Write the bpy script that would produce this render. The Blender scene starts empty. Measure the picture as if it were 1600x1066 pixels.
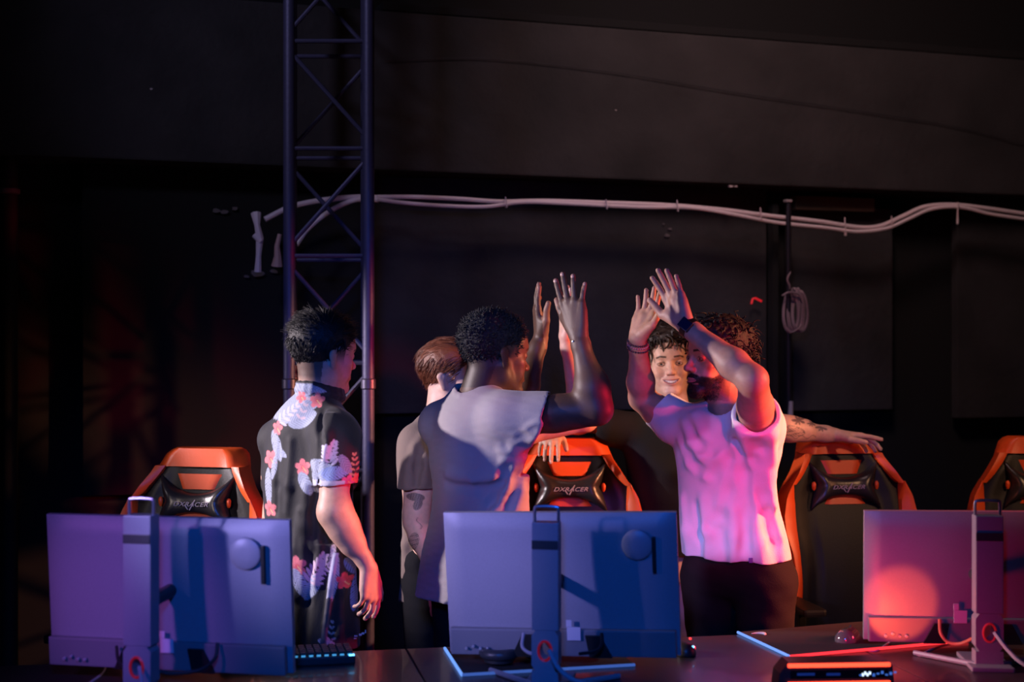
import bpy, math, random
import numpy as np
from mathutils import Vector, Matrix
C = bpy.context.scene
COL = C.collection
rng = np.random.RandomState(7)
random.seed(7)

# ------------------------------------------------------------------ camera, world, exposure, lights
F_PX = 2222.22
CAMZ = 1.62
cam_d = bpy.data.cameras.new('camera'); cam = bpy.data.objects.new('camera', cam_d); COL.objects.link(cam)
cam.location = (0, 0, CAMZ); cam.rotation_euler = (math.pi/2, 0, 0)
cam_d.lens = 50; cam_d.sensor_width = 36
cam_d.dof.use_dof = True; cam_d.dof.focus_distance = 4.6; cam_d.dof.aperture_fstop = 2.0
C.camera = cam
w = bpy.data.worlds.new('world'); C.world = w; w.use_nodes = True
w.node_tree.nodes['Background'].inputs[0].default_value = (.5, .42, .6, 1)
w.node_tree.nodes['Background'].inputs[1].default_value = .010
C.view_settings.view_transform = 'Standard'; C.view_settings.look = 'None'
C.view_settings.exposure = 0; C.view_settings.gamma = 1; C.view_settings.use_curve_mapping = False

def aim(o, tgt):
    o.rotation_euler = (Vector(tgt)-Vector(o.location)).to_track_quat('-Z', 'Y').to_euler()
def spot(name, loc, tgt, col, e, ang, blend=.3, r=.12):
    l = bpy.data.lights.new(name, 'SPOT'); l.energy = e; l.color = col; l.spot_size = math.radians(ang)
    l.spot_blend = blend; l.shadow_soft_size = r
    o = bpy.data.objects.new(name, l); o.location = loc; COL.objects.link(o); aim(o, tgt); return o
def area(name, loc, tgt, col, e, sz):
    l = bpy.data.lights.new(name, 'AREA'); l.energy = e; l.color = col; l.size = sz
    o = bpy.data.objects.new(name, l); o.location = loc; COL.objects.link(o); aim(o, tgt); return o
spot('stage_key', (-3.05, 4.28, 1.96), (.1, 4.6, 1.34), (1, .84, .92), 520, 34, .4, .05)
spot('added_chair_spot', (-2.4, 1.5, 2.2), (-1.05, 4.95, 1.08), (1, .80, .72), 110, 13, .8, .1)  # added spot, brightens the orange of the leftmost chair
spot('added_arm_fill', (-.9, 1.2, 2.3), (-.37, 4.85, 1.08), (1, .78, .80), 150, 10, .7, .08)  # added narrow fill on the auburn man's arm and hair
spot('added_face_spot', (-1.0, 1.5, 1.9), (.61, 5.45, 1.55), (1, .84, .76), 95, 9, .7, .05)  # added small spot, only there to light the curly man's face
spot('stage_violet', (-2.2, 1.0, 2.2), (-1.02, 3.55, .98), (.66, .19, 1), 190, 13, 1, .1)
spot('stage_lavender', (-2.6, 1.6, 1.9), (-.14, 3.8, 1.02), (.46, .40, 1), 480, 12, 1, .1)
spot('stage_lilac', (-2.6, 1.6, 1.9), (.62, 4.5, 1.22), (.34, .28, 1), 125, 18, .8, .1)
spot('stage_blue', (-.2, .2, 2.5), (-.1, 4.0, .95), (.010, .15, 1), 250, 44, .7, .15)
spot('stage_red', (2.9, 3.88, 1.45), (.0, 4.6, 1.10), (1, .012, .055), 380, 34, .6, .08)
spot('added_cheek_red', (2.3, 2.7, 2.0), (.74, 4.5, 1.56), (1, .02, .06), 170, 13, .7, .06)  # added second red, reddens the bearded man's cheek and arms
spot('stage_magenta', (1.02, 1.9, 2.0), (.72, 4.46, 1.16), (1, .02, .12), 230, 12, .7, .06)
spot('added_jaw_red', (1.5, 2.5, 1.85), (-.46, 4.6, 1.46), (1, .03, .06), 90, 8, .7, .06)  # added red spot for the floral-shirt man's face, which the main red misses
spot('stage_orange', (3.6, 4.15, 2.1), (.75, 4.75, 1.15), (1, .38, .17), 850, 31, .6, .08)
spot('added_chair_amber', (3.0, 2.4, 3.0), (1.62, 5.35, 1.12), (1, .50, .26), 170, 19, .7, .1)  # added warm spot, lifts the orange of the right-hand chairs
spot('wall_wash', (1.0, 4.6, 3.9), (1.4, 6.9, 2.3), (1, .66, .64), 100, 110, 1, .3)
spot('added_truss_wash', (-2.2, 2.6, 3.9), (-.8, 5.4, 2.7), (.62, .60, 1), 90, 42, 1, .2)  # added bluish spot so the upper truss stays faintly visible

# ------------------------------------------------------------------ generic helpers
def P(px, py, D): return np.array([(px-800)/F_PX*D, D, CAMZ-(py-533)/F_PX*D])
def V(*a): return np.array(a, float)
def nrm(v): v = np.array(v, float); return v/np.linalg.norm(v)
MATS = {}
def mat(name, col=(.5,.5,.5), rough=.5, metal=0, emit=None, es=1, noise=None, bump=None, attr=None, sss=0, sheen=0, coat=0, spec=.5):
    if name in MATS: return MATS[name]
    m = bpy.data.materials.new(name); m.use_nodes = True; nt = m.node_tree; b = nt.nodes['Principled BSDF']
    b.inputs['Base Color'].default_value = (*col, 1); b.inputs['Roughness'].default_value = rough; b.inputs['Metallic'].default_value = metal
    b.inputs['Specular IOR Level'].default_value = spec
    if sss: b.inputs['Subsurface Weight'].default_value = sss; b.inputs['Subsurface Radius'].default_value = (.012,.004,.002); b.inputs['Subsurface Scale'].default_value = 1
    if sheen: b.inputs['Sheen Weight'].default_value = sheen
    if coat: b.inputs['Coat Weight'].default_value = coat
    if emit: b.inputs['Emission Color'].default_value = (*emit, 1); b.inputs['Emission Strength'].default_value = es
    tc = nt.nodes.new('ShaderNodeTexCoord'); src = None
    if attr:
        a = nt.nodes.new('ShaderNodeAttribute'); a.attribute_name = attr; src = a.outputs['Color']
    if noise:
        sc, amt = noise
        n = nt.nodes.new('ShaderNodeTexNoise'); n.inputs['Scale'].default_value = sc; n.inputs['Detail'].default_value = 5
        nt.links.new(tc.outputs['Object'], n.inputs['Vector'])
        mr = nt.nodes.new('ShaderNodeMapRange'); mr.inputs['From Min'].default_value = .3; mr.inputs['From Max'].default_value = .7
        mr.inputs['To Min'].default_value = 1-amt; mr.inputs['To Max'].default_value = 1+amt
        nt.links.new(n.outputs['Fac'], mr.inputs['Value'])
        mx = nt.nodes.new('ShaderNodeVectorMath'); mx.operation = 'SCALE'
        if src: nt.links.new(src, mx.inputs[0])
        else: mx.inputs[0].default_value = col
        nt.links.new(mr.outputs[0], mx.inputs['Scale']); src = mx.outputs[0]
    if src: nt.links.new(src, b.inputs['Base Color'])
    if bump:
        sc, st = bump
        n = nt.nodes.new('ShaderNodeTexNoise'); n.inputs['Scale'].default_value = sc; n.inputs['Detail'].default_value = 4
        nt.links.new(tc.outputs['Object'], n.inputs['Vector'])
        bp = nt.nodes.new('ShaderNodeBump'); bp.inputs['Strength'].default_value = st; bp.inputs['Distance'].default_value = .01
        nt.links.new(n.outputs['Fac'], bp.inputs['Height']); nt.links.new(bp.outputs[0], b.inputs['Normal'])
    MATS[name] = m; return m

def tag(o, label=None, cat=None, group=None, kind=None):
    if label: o['label'] = label
    if cat: o['category'] = cat
    if group: o['group'] = group
    if kind: o['kind'] = kind
    return o
def empty(name, loc=(0,0,0), rz=0):
    o = bpy.data.objects.new(name, None); COL.objects.link(o); o.location = loc; o.rotation_euler = (0,0,rz); return o
def mk(name, verts, faces, m, parent=None, smooth=True, world=False, cols=None):
    me = bpy.data.meshes.new(name)
    me.from_pydata([tuple(map(float, v)) for v in verts] if not isinstance(verts, np.ndarray) else verts.tolist(), [], faces.tolist() if isinstance(faces, np.ndarray) else faces)
    me.materials.append(m)
    if smooth: me.polygons.foreach_set('use_smooth', [True]*len(me.polygons))
    if cols is not None:
        a = me.color_attributes.new('Col', 'FLOAT_COLOR', 'POINT')
        a.data.foreach_set('color', np.c_[cols, np.ones(len(cols))].astype(np.float32).ravel())
    me.update(); o = bpy.data.objects.new(name, me); COL.objects.link(o)
    if parent:
        o.parent = parent
        if world:  # geometry given in world coordinates
            mw = parent_matrix(parent); inv = mw.inverted()
            me.transform(inv)
    return o
def parent_matrix(p):
    m = Matrix.LocRotScale(p.location, p.rotation_euler, p.scale)
    return parent_matrix(p.parent) @ m if p.parent else m

class MB:
    """collects shapes for ONE mesh"""
    def __init__(s): s.v = []; s.f = []
    def add(s, v, f):
        n = len(s.v); s.v += [tuple(map(float, p)) for p in v]; s.f += [tuple(i+n for i in q) for q in f]; return s
    def box(s, c, d, M=None, bev=.0):
        """box with chamfered edges"""
        hx, hy, hz = [q/2 for q in d]; b = min(bev, hx*.9, hy*.9, hz*.9)
        if b <= 0:
            v = [(x*hx, y*hy, z*hz) for x in (-1,1) for y in (-1,1) for z in (-1,1)]
            f = [(0,1,3,2),(4,6,7,5),(0,4,5,1),(2,3,7,6),(0,2,6,4),(1,5,7,3)]
        else:
            import bmesh
            bm = bmesh.new(); bmesh.ops.create_cube(bm, size=1)
            for q in bm.verts: q.co = Vector((q.co.x*2*hx, q.co.y*2*hy, q.co.z*2*hz))
            bmesh.ops.bevel(bm, geom=bm.edges[:]+bm.verts[:], offset=b, segments=2, affect='EDGES', profile=.7)
            v = [tuple(q.co) for q in bm.verts]; bm.verts.index_update(); f = [tuple(q.index for q in g.verts) for g in bm.faces]; bm.free()
        if M is not None: v = [tuple(np.array(M) @ np.array(p)) for p in v]
        return s.add([(p[0]+c[0], p[1]+c[1], p[2]+c[2]) for p in v], f)
    def tube(s, pts, r, n=8, cap=True, closed=False):
        pts = [np.array(p, float) for p in pts]; N = len(pts); rr = r if hasattr(r, '__len__') else [r]*N
        vs = []; up = V(0,0,1); prev = None
        for i, p in enumerate(pts):
            if closed: t = pts[(i+1) % N]-pts[i-1]
            else: t = pts[min(i+1, N-1)]-pts[max(i-1, 0)]
            t = t/(np.linalg.norm(t)+1e-9)
            if prev is None:
                a = np.cross(t, up)
                if np.linalg.norm(a) < .1: a = np.cross(t, V(1,0,0))
            else: a = prev-np.dot(prev, t)*t
            a = a/np.linalg.norm(a); prev = a; b = np.cross(t, a)
            for k in range(n):
                g = 2*math.pi*k/n; vs.append(p+rr[i]*(math.cos(g)*a+math.sin(g)*b))
        fs = []
        for i in range(N if closed else N-1):
            j = (i+1) % N
            for k in range(n): fs.append((i*n+k, i*n+(k+1)%n, j*n+(k+1)%n, j*n+k))
        if cap and not closed: fs += [tuple(range(n))[::-1], tuple((N-1)*n+k for k in range(n))]
        return s.add(vs, fs)
    def lathe(s, prof, c=(0,0,0), n=24, M=None):
        vs = []; fs = []
        for r, z in prof:
            for k in range(n):
                g = 2*math.pi*k/n; q = np.array([r*math.cos(g), r*math.sin(g), z])
                if M is not None: q = np.array(M) @ q
                vs.append(q+np.array(c))
        for i in range(len(prof)-1):
            for k in range(n): fs.append((i*n+k, i*n+(k+1)%n, (i+1)*n+(k+1)%n, (i+1)*n+k))
        fs += [tuple(range(n))[::-1], tuple((len(prof)-1)*n+k for k in range(n))]
        return s.add(vs, fs)
    def prism(s, poly, y0, y1, M=None, c=(0,0,0)):
        """polygon in local XZ extruded along local Y"""
        n = len(poly); v = [V(x, y0, z) for x, z in poly]+[V(x, y1, z) for x, z in poly]
        if M is not None: v = [np.array(M) @ p for p in v]
        v = [p+np.array(c) for p in v]
        return s.add(v, [tuple(range(n)), tuple(range(2*n-1, n-1, -1))]+[(i, i+n, (i+1)%n+n, (i+1)%n) for i in range(n)])
    def build(s, name, m, parent=None, smooth=False, world=False):
        o = mk(name, s.v, s.f, m, parent, smooth, world)
        if smooth:
            md = o.modifiers.new('es', 'EDGE_SPLIT'); md.split_angle = math.radians(38)
        return o
def smoothpath(pts, n=8):
    pts = [np.array(p, float) for p in pts]; out = []
    Q = [2*pts[0]-pts[1]]+pts+[2*pts[-1]-pts[-2]]
    for i in range(1, len(Q)-2):
        for k in range(n):
            t = k/n; a, b, c, d = Q[i-1:i+3]
            out.append(.5*((2*b)+(-a+c)*t+(2*a-5*b+4*c-d)*t*t+(-a+3*b-3*c+d)*t**3))
    out.append(pts[-1]); return out

# ------------------------------------------------------------------ signed-distance sculpting
class Field:
    """signed-distance grid; spacing may be finer inside given boxes and coarser low down"""
    def __init__(s, lo, hi, h, fine=None, zlow=None):
        lo = np.array(lo, float); hi = np.array(hi, float); s.ax = []
        for i in range(3):
            x = lo[i]; q = [x]
            while x < hi[i]:
                st = h
                if i == 2 and zlow and x < zlow[0]: st = zlow[1]
                if fine is not None:
                    for fl, fh, fs in fine:
                        if fl[i]-fs <= x < fh[i]: st = min(st, fs)
                x += st; q.append(x)
            s.ax.append(np.array(q))
        s.lo = lo; s.h = h; s.n = np.array([len(q) for q in s.ax])
        s.F = np.full(tuple(s.n), .08, np.float32)
    def sub(s, lo, hi):
        a = [max(0, int(np.searchsorted(s.ax[i], lo[i]))-1) for i in range(3)]; b = [min(s.n[i], int(np.searchsorted(s.ax[i], hi[i]))+1) for i in range(3)]
        if any(b[i] <= a[i] for i in range(3)): return None
        ax = [s.ax[i][a[i]:b[i]].astype(np.float32) for i in range(3)]
        return tuple(slice(a[i], b[i]) for i in range(3)), ax[0][:,None,None], ax[1][None,:,None], ax[2][None,None,:]
    def at(s, I): return np.stack([s.ax[i][I[...,i]] for i in range(3)], -1)
    def put(s, sl, d, k, op):
        A = s.F[sl]
        if op == 'u':
            if k > 0: hh = np.maximum(k-np.abs(A-d), 0)/k; s.F[sl] = np.minimum(A, d)-hh*hh*k*.25
            else: s.F[sl] = np.minimum(A, d)
        else:
            d = -d
            if k > 0: hh = np.maximum(k-np.abs(A-d), 0)/k; s.F[sl] = np.maximum(A, d)+hh*hh*k*.25
            else: s.F[sl] = np.maximum(A, d)
    def cap(s, a, b, ra, rb, k=.01, op='u', flat=None):
        a = np.array(a, float); b = np.array(b, float); pad = max(ra, rb)+k+.02
        r = s.sub(np.minimum(a, b)-pad, np.maximum(a, b)+pad)
        if r is None: return
        sl, X, Y, Z = r; ab = b-a; L = float(ab @ ab)+1e-12
        dx, dy, dz = X-a[0], Y-a[1], Z-a[2]
        t = np.clip((dx*ab[0]+dy*ab[1]+dz*ab[2])/L, 0, 1)
        ex, ey, ez = dx-t*ab[0], dy-t*ab[1], dz-t*ab[2]
        q = ex*ex+ey*ey+ez*ez
        if flat is not None:
            ax, sc = flat; ax = nrm(ax); c = ex*ax[0]+ey*ax[1]+ez*ax[2]; q = q+(sc*sc-1)*c*c
        s.put(sl, np.sqrt(q)-(ra+(rb-ra)*t), k, op)
    def ell(s, c, r, R=None, k=.01, op='u'):
        c = np.array(c, float); r = np.array(r, float); m = r.max()+k+.02
        q = s.sub(c-m, c+m)
        if q is None: return
        sl, X, Y, Z = q; dx, dy, dz = X-c[0], Y-c[1], Z-c[2]
        if R is None: R = np.eye(3)
        u = [(dx*R[i][0]+dy*R[i][1]+dz*R[i][2]) for i in range(3)]
        k0 = np.sqrt(sum((u[i]/r[i])**2 for i in range(3))); k1 = np.sqrt(sum((u[i]/r[i]**2)**2 for i in range(3)))+1e-6
        s.put(sl, k0*(k0-1)/k1, k, op)
    def loft(s, rows, k=.01, op='u', e=2.0):
        """rows: (z, xl, xr, ycentre, halfdepth, shear) smooth horizontal sections"""
        rows = sorted(rows); A = np.array(rows, float); z0, z1 = A[0,0], A[-1,0]
        sk = np.abs(A[:,5]).max(); hw = (A[:,2]-A[:,1]).max()/2
        r = s.sub((A[:,1].min()-.06, A[:,3].min()-A[:,4].max()-sk*hw-.06, z0-.05), (A[:,2].max()+.06, A[:,3].max()+A[:,4].max()+sk*hw+.06, z1+.05))
        sl, X, Y, Z = r; zz = np.clip(Z.ravel(), z0, z1)
        g = [mono(A[:,0], A[:,i], zz)[None,None,:] for i in range(1, 6)]
        cx = (g[0]+g[1])/2; a = (g[1]-g[0])/2; b = g[3]
        u = (X-cx)/a; v = (Y-g[2]-g[4]*(X-cx))/b
        k0 = (np.abs(u)**e+np.abs(v)**e)**(1/e)
        k1 = np.sqrt((u/a)**2+(v/b)**2)/np.maximum(k0, 1e-4)+1e-5
        d = (k0-1)/k1
        dz = np.maximum(Z-z1, z0-Z)
        s.put(sl, np.maximum(d, dz).astype(np.float32), k, op)
    def fn(s, lo, hi, f, k=.01, op='u'):
        r = s.sub(lo, hi)
        if r is None: return
        sl, X, Y, Z = r; s.put(sl, f(X, Y, Z).astype(np.float32), k, op)
    def disp(s, f):
        I = np.nonzero(np.abs(s.F) < .03); pts = s.at(np.stack(I, 1)); s.F[I] -= f(pts).astype(np.float32)
    def merge(s, G, F, off, k=.02, zmax=9, zmin=-9):
        "smooth union with another field grown outward by off"
        out = F
        for ax in range(3):
            q = np.interp(s.ax[ax], G.ax[ax], np.arange(G.n[ax])); q = np.clip(q, 0, G.n[ax]-1.001); i = q.astype(int); t = (q-i).astype(np.float32)
            sh = [1,1,1]; sh[ax] = -1; t = t.reshape(sh); out = np.take(out, i, ax)*(1-t)+np.take(out, i+1, ax)*t
        z = s.ax[2]; out = out-off; out[:,:,(z > zmax) | (z < zmin)] = .05
        s.put((slice(None),)*3, out, k, 'u')
    def ray(s, px, py, off=0.):
        d = V((px-800)/F_PX, 1, -(py-533)/F_PX); ys = np.arange(s.ax[1][0], s.ax[1][-1], s.h*.5)
        pts = np.outer(ys, d)+V(0,0,CAMZ); I = np.stack([np.round(np.interp(pts[:,i], s.ax[i], np.arange(s.n[i]), left=-9, right=-9)) for i in range(3)], 1).astype(int)
        ok = np.all((I >= 0) & (I < s.n), axis=1); I = np.clip(I, 0, s.n-1)
        hit = np.nonzero(ok & (s.F[I[:,0], I[:,1], I[:,2]] < 0))[0]
        if len(hit) == 0: return None
        return pts[hit[0]]+d*off
    def ridge(s, pts, r=.009, op='u', k=.02, sink=0.):
        q = [s.ray(x, y, .45*r if op == 'u' else -.35*r) for x, y in pts]; q = [p for p in q if p is not None]
        for i in range(len(q)-1):
            if np.linalg.norm(q[i+1]-q[i]) < .15:
                n = len(q)-1; ra = r*(.35+.65*math.sin(math.pi*(i+.3)/(n+.6))); rb = r*(.35+.65*math.sin(math.pi*(i+1.3)/(n+.6)))
                s.cap(q[i], q[i+1], ra, rb, k, op)
    def mesh(s, smooth=1):
        F = s.F; ins = F < 0; nx, ny, nz = F.shape
        c = ins.astype(np.int8)
        sm = c[:-1,:-1,:-1]+c[1:,:-1,:-1]+c[:-1,1:,:-1]+c[1:,1:,:-1]+c[:-1,:-1,1:]+c[1:,:-1,1:]+c[:-1,1:,1:]+c[1:,1:,1:]
        I = np.stack(np.nonzero((sm > 0) & (sm < 8)), 1)
        idx = -np.ones((nx-1, ny-1, nz-1), np.int32); idx[I[:,0],I[:,1],I[:,2]] = np.arange(len(I))
        cor = np.array([(i,j,k) for i in (0,1) for j in (0,1) for k in (0,1)])
        vals = [F[I[:,0]+q[0], I[:,1]+q[1], I[:,2]+q[2]] for q in cor]
        acc = np.zeros((len(I), 3)); cnt = np.zeros(len(I))
        for a in range(8):
            for b in range(a+1, 8):
                if np.abs(cor[a]-cor[b]).sum() != 1: continue
                m = (vals[a] < 0) != (vals[b] < 0); t = np.where(m, vals[a]/(vals[a]-vals[b]+1e-12), 0)
                p = cor[a]+t[:,None]*(cor[b]-cor[a]); acc += p*m[:,None]; cnt += m
        q_ = acc/cnt[:,None]; vv = np.zeros_like(q_)
        for i in range(3): vv[:,i] = s.ax[i][I[:,i]]*(1-q_[:,i])+s.ax[i][I[:,i]+1]*q_[:,i]
        faces = []
        for ax in range(3):
            sa = [slice(None)]*3; sb = [slice(None)]*3; sa[ax] = slice(0,-1); sb[ax] = slice(1,None)
            A = ins[tuple(sa)]; B = ins[tuple(sb)]; E = np.stack(np.nonzero(A != B), 1)
            o1, o2 = [(1,2),(2,0),(0,1)][ax]
            E = E[(E[:,o1] > 0) & (E[:,o2] > 0) & (E[:,o1] < s.n[o1]-1) & (E[:,o2] < s.n[o2]-1)]
            def g(d1, d2):
                q = E.copy(); q[:,o1] -= d1; q[:,o2] -= d2; return idx[q[:,0],q[:,1],q[:,2]]
            Q = np.stack([g(1,1), g(0,1), g(0,0), g(1,0)], 1); fl = ~A[E[:,0],E[:,1],E[:,2]]
            Q[fl] = Q[fl][:, ::-1]; faces.append(Q)
        Q = np.concatenate(faces); Q = Q[(Q >= 0).all(1)]
        for _ in range(smooth):
            S = np.zeros_like(vv); n = np.zeros(len(vv))
            for a, b in ((0,1),(1,2),(2,3),(3,0)):
                for i in range(3):
                    S[:,i] += np.bincount(Q[:,a], vv[Q[:,b],i], len(vv))+np.bincount(Q[:,b], vv[Q[:,a],i], len(vv))
                n += np.bincount(Q[:,a], minlength=len(vv))+np.bincount(Q[:,b], minlength=len(vv))
            vv = vv*.45+.55*S/np.maximum(n, 1)[:,None]
        return vv, Q
def mono(x, y, t):
    """smooth interpolation through the rows"""
    i = np.clip(np.searchsorted(x, t)-1, 0, len(x)-2); m = np.gradient(y, x)
    h = x[i+1]-x[i]; u = (t-x[i])/h
    return (2*u**3-3*u**2+1)*y[i]+(u**3-2*u**2+u)*h*m[i]+(-2*u**3+3*u**2)*y[i+1]+(u**3-u**2)*h*m[i+1]
def vnoise(p, seed=0):
    """cheap smooth 3-D noise from summed sines"""
    r = np.random.RandomState(seed); o = np.zeros(len(p))
    for i in range(7):
        k = r.normal(size=3); k /= np.linalg.norm(k); o += np.sin(p @ k*(1+.35*i)+r.uniform(0, 6.3))
    return o/7

# ------------------------------------------------------------------ head and hand sculpting
class Head:
    """frame: s = subject's left, f = forward, u = up; c = point between the ears at eye level"""
    def __init__(h, c, yaw, pitch=0, roll=0, scale=1.):
        """yaw = world angle of the forward direction in degrees"""
        y = math.radians(yaw); f = V(math.cos(y), math.sin(y), 0); u = V(0,0,1); s = np.cross(u, f)
        p = math.radians(pitch); f2 = f*math.cos(p)+u*math.sin(p); u2 = u*math.cos(p)-f*math.sin(p)
        r = math.radians(roll); s3 = s*math.cos(r)+u2*math.sin(r); u3 = u2*math.cos(r)-s*math.sin(r)
        h.R = np.array([s3, f2, u3]); h.c = np.array(c, float); h.k = scale
    def w(h, s, f, u): return h.c+h.k*(s*h.R[0]+f*h.R[1]+u*h.R[2])
    def loc(h, p): return ((p-h.c) @ h.R.T)/h.k
def sculpt_head(Fd, h, smile=False, mouth_open=0., beard=0, nose=1., jaw=1.):
    E = lambda c, r, k=.012, op='u': Fd.ell(h.w(*c), np.array(r)*h.k, h.R, k, op)
    K = lambda a, b, ra, rb, k=.01, op='u', flat=None: Fd.cap(h.w(*a), h.w(*b), ra*h.k, rb*h.k, k, op, flat)
    E((0,-.012,.042), (.076,.097,.082), .02)
    E((0,.03,.03), (.068,.066,.062), .03)
    E((0,.034,-.03), (.058,.058,.074), .02)
    for q in (-1, 1):
        K((q*.056,-.002,-.03), (q*.046*jaw,.012,-.066), .016, .015, .02)
        K((q*.046*jaw,.012,-.066), (q*.014,.074,-.1), .017, .016, .02)
        E((q*.046,.058,-.018), (.019,.02,.018), .02)
        E((q*.033,.062,-.05), (.02,.018,.024), .02)
    E((0,.078,-.098), (.02,.016,.016), .02)
    K((-.03,.083,.027), (.03,.083,.027), .012, .012, .02)
    E((0,.06,.05), (.055,.034,.03), .02)
    for q in (-1, 1):
        E((q*.032,.1,.002), (.019,.017,.0125), .012, 's')
        E((q*.032,.0795,.0035), (.0165,.0135,.0135), .003)        # closed lid volume
        E((q*.032,.098,-.0005), (.0135,.012,.0055), .002, 's')     # eye opening
    K((0,.089,.01), (0,.108*1.0,-.026), .0075, .0095, .01)
    E((0,.111*nose,-.03), (.0115,.011,.0105), .008)
    for q in (-1, 1):
        E((q*.012,.1,-.033), (.0085,.0105,.0085), .006)
        E((q*.007,.107,-.0415), (.0042,.0055,.004), .003, 's')
    E((0,.084,-.062), (.028,.013,.02), .014)
    mw = .031 if smile else .0225; my = .0895 if smile else .0925; rise = .011 if smile else .0; gap = (.0052 if smile else 0)+mouth_open
    if smile:
        for q in (-1, 1):
            K((q*.019,.099,-.036), (q*.037,.085,-.054), .0022, .0016, .008, 's')
            E((q*.041,.074,-.034), (.016,.015,.014), .014)
    X = np.linspace(-1, 1, 9); L3 = lambda t, dz, dy=0: (t*mw, my+.0085*(1-t*t)-.004*abs(t)+dy, -.0655+rise*t*t+dz)
    for i in range(8):
        t0, t1 = X[i], X[i+1]; g0, g1 = gap*(1-t0*t0), gap*(1-t1*t1); r = lambda t: .0026+.0014*(1-t*t)
        K(L3(t0, g0+.0028*(1-.4*t0*t0)), L3(t1, g1+.0028*(1-.4*t1*t1)), r(t0), r(t1), .003)
        K(L3(t0, -g0-.0036*(1-.5*t0*t0), -.001), L3(t1, -g1-.0036*(1-.5*t1*t1), -.001), r(t0)*1.25, r(t1)*1.25, .003)
    for i in range(8):
        t0, t1 = X[i], X[i+1]; g0, g1 = max(gap*(1-t0*t0), .0006)+.0004, max(gap*(1-t1*t1), .0006)+.0004
        K(L3(t0, 0, .003), L3(t1, 0, .003), g0, g1, .001, 's')
        if gap > 0: K(L3(t0, 0, -.003), L3(t1, 0, -.003), g0*1.05, g1*1.05, .001, 's'); K(L3(t0*.8, 0, -.008), L3(t1*.8, 0, -.008), g0*1.1, g1*1.1, .001, 's')
    if not gap: K((-mw,my+.006,-.0655), (mw,my+.006,-.0655), .0006, .0006, .002, 's')
    for q in (-1, 1):   # ears
        Rz = h.R; a = h.w(q*.075,-.004,-.026); b = h.w(q*.081,-.012,.006)
        side = h.R[0]*q
        Fd.cap(a, b, .0115*h.k, .0185*h.k, .005, 'u', (h.R[0]+q*.35*h.R[1], 2.6))
        Fd.cap(h.w(q*.088,-.003,-.014), h.w(q*.091,-.007,.007), .0055*h.k, .0095*h.k, .002, 's', (h.R[0]+q*.35*h.R[1], 1.6))
def neck(Fd, h, base, r=.056):
    Fd.cap(h.w(0,-.022,-.035), base, r, r*1.08, .03); Fd.cap(h.w(0,.01,-.075), base+np.array([0,0,.0])+h.R[1]*.012, .04, .045, .03)

def sculpt_hand(Fd, wrist, d, n, right, curl=(8,8,8,8), spread=1., thumb=(1.,.0), sc=1., wr=.026, thumb_curl=15):
    """d finger direction, n palm normal; right: handedness. curl in degrees per joint"""
    d = nrm(d); n = nrm(np.array(n)-np.dot(n, d)*d); t = np.cross(d, n) if right else np.cross(n, d)
    W = lambda a, b, c: np.array(wrist)+sc*(a*d+b*t+c*n)
    base = [(.092,.031,.0),(.096,.0095,-.002),(.09,-.0115,-.001),(.08,-.031,.002)]
    L = [.072,.08,.074,.058]; rad = [.0088,.0090,.0085,.0075]; ang = [7,1,-6,-15]; w0 = [.014,.005,-.005,-.014]
    for i in range(4):
        Fd.cap(W(.0,w0[i],0), W(*base[i]), .0165*sc, .0118*sc, .012)
    Fd.cap(W(.03,.0,.004), W(.075,-.002,.005), .018*sc, .014*sc, .012)
    Fd.cap(W(.02,.016,.006), W(.05,.036,.010), .017*sc, .013*sc, .014)   # thenar
    Fd.cap(W(.02,-.016,.004), W(.06,-.027,.005), .015*sc, .012*sc, .012)
    nails = []
    for i in range(4):
        a = math.radians(ang[i]*spread); f = d*math.cos(a)+t*math.sin(a); p = W(*base[i]); th = 0; ll = L[i]*sc; r = rad[i]*sc; kk = .006
        for j, seg in enumerate((.46,.30,.24)):
            th += math.radians(curl[i]*(1,1.2,.8)[j]); q = p+ll*seg*(f*math.cos(th)+n*math.sin(th))
            Fd.cap(p, q, r*(1.05,.98,.93)[j], r*(.98,.93,.8)[j], kk if j == 0 else .002); p = q; kk = .002
        up = -(n*math.cos(th)-f*math.sin(th)); nails.append((p-(f*math.cos(th)+n*math.sin(th))*.003+up*r*.62, up, f*math.cos(th)+n*math.sin(th), r*.7))
    a0, out = thumb
    A = W(.022,.024,.008); B = W(.052,.048*a0,.012+out*.3); 
    th = math.radians(thumb_curl)
    f1 = nrm(B-A); f2 = nrm(f1*.6+d*.8); f3 = nrm(f2+n*math.sin(th))
    Cc = B+.034*sc*f2; Dd = Cc+.024*sc*f3
    Fd.cap(A, B, .0165*sc, .0125*sc, .012); Fd.cap(B, Cc, .0122*sc, .0105*sc, .004); Fd.cap(Cc, Dd, .0108*sc, .009*sc, .002)
    return W, nails
def arm(Fd, sh, el, wr, r=(.05,.043,.043,.027), k=.02, mus=1.):
    sh, el, wr = map(np.array, (sh, el, wr))
    m = sh*.5+el*.5
    Fd.cap(sh, m, r[0], r[0]*.97, k); Fd.cap(m, el, r[0]*.95, r[1]*.92, k)
    m2 = el*.72+wr*.28
    Fd.cap(el, m2, r[1]*.9, r[2], k); Fd.cap(m2, wr*.85+el*.15, r[2], r[3]*1.02, k); Fd.cap(wr*.85+el*.15, wr, r[3]*1.02, r[3]*.95, k)
def bbox(pts, pad): A = np.array(pts); return A.min(0)-pad, A.max(0)+pad

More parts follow.
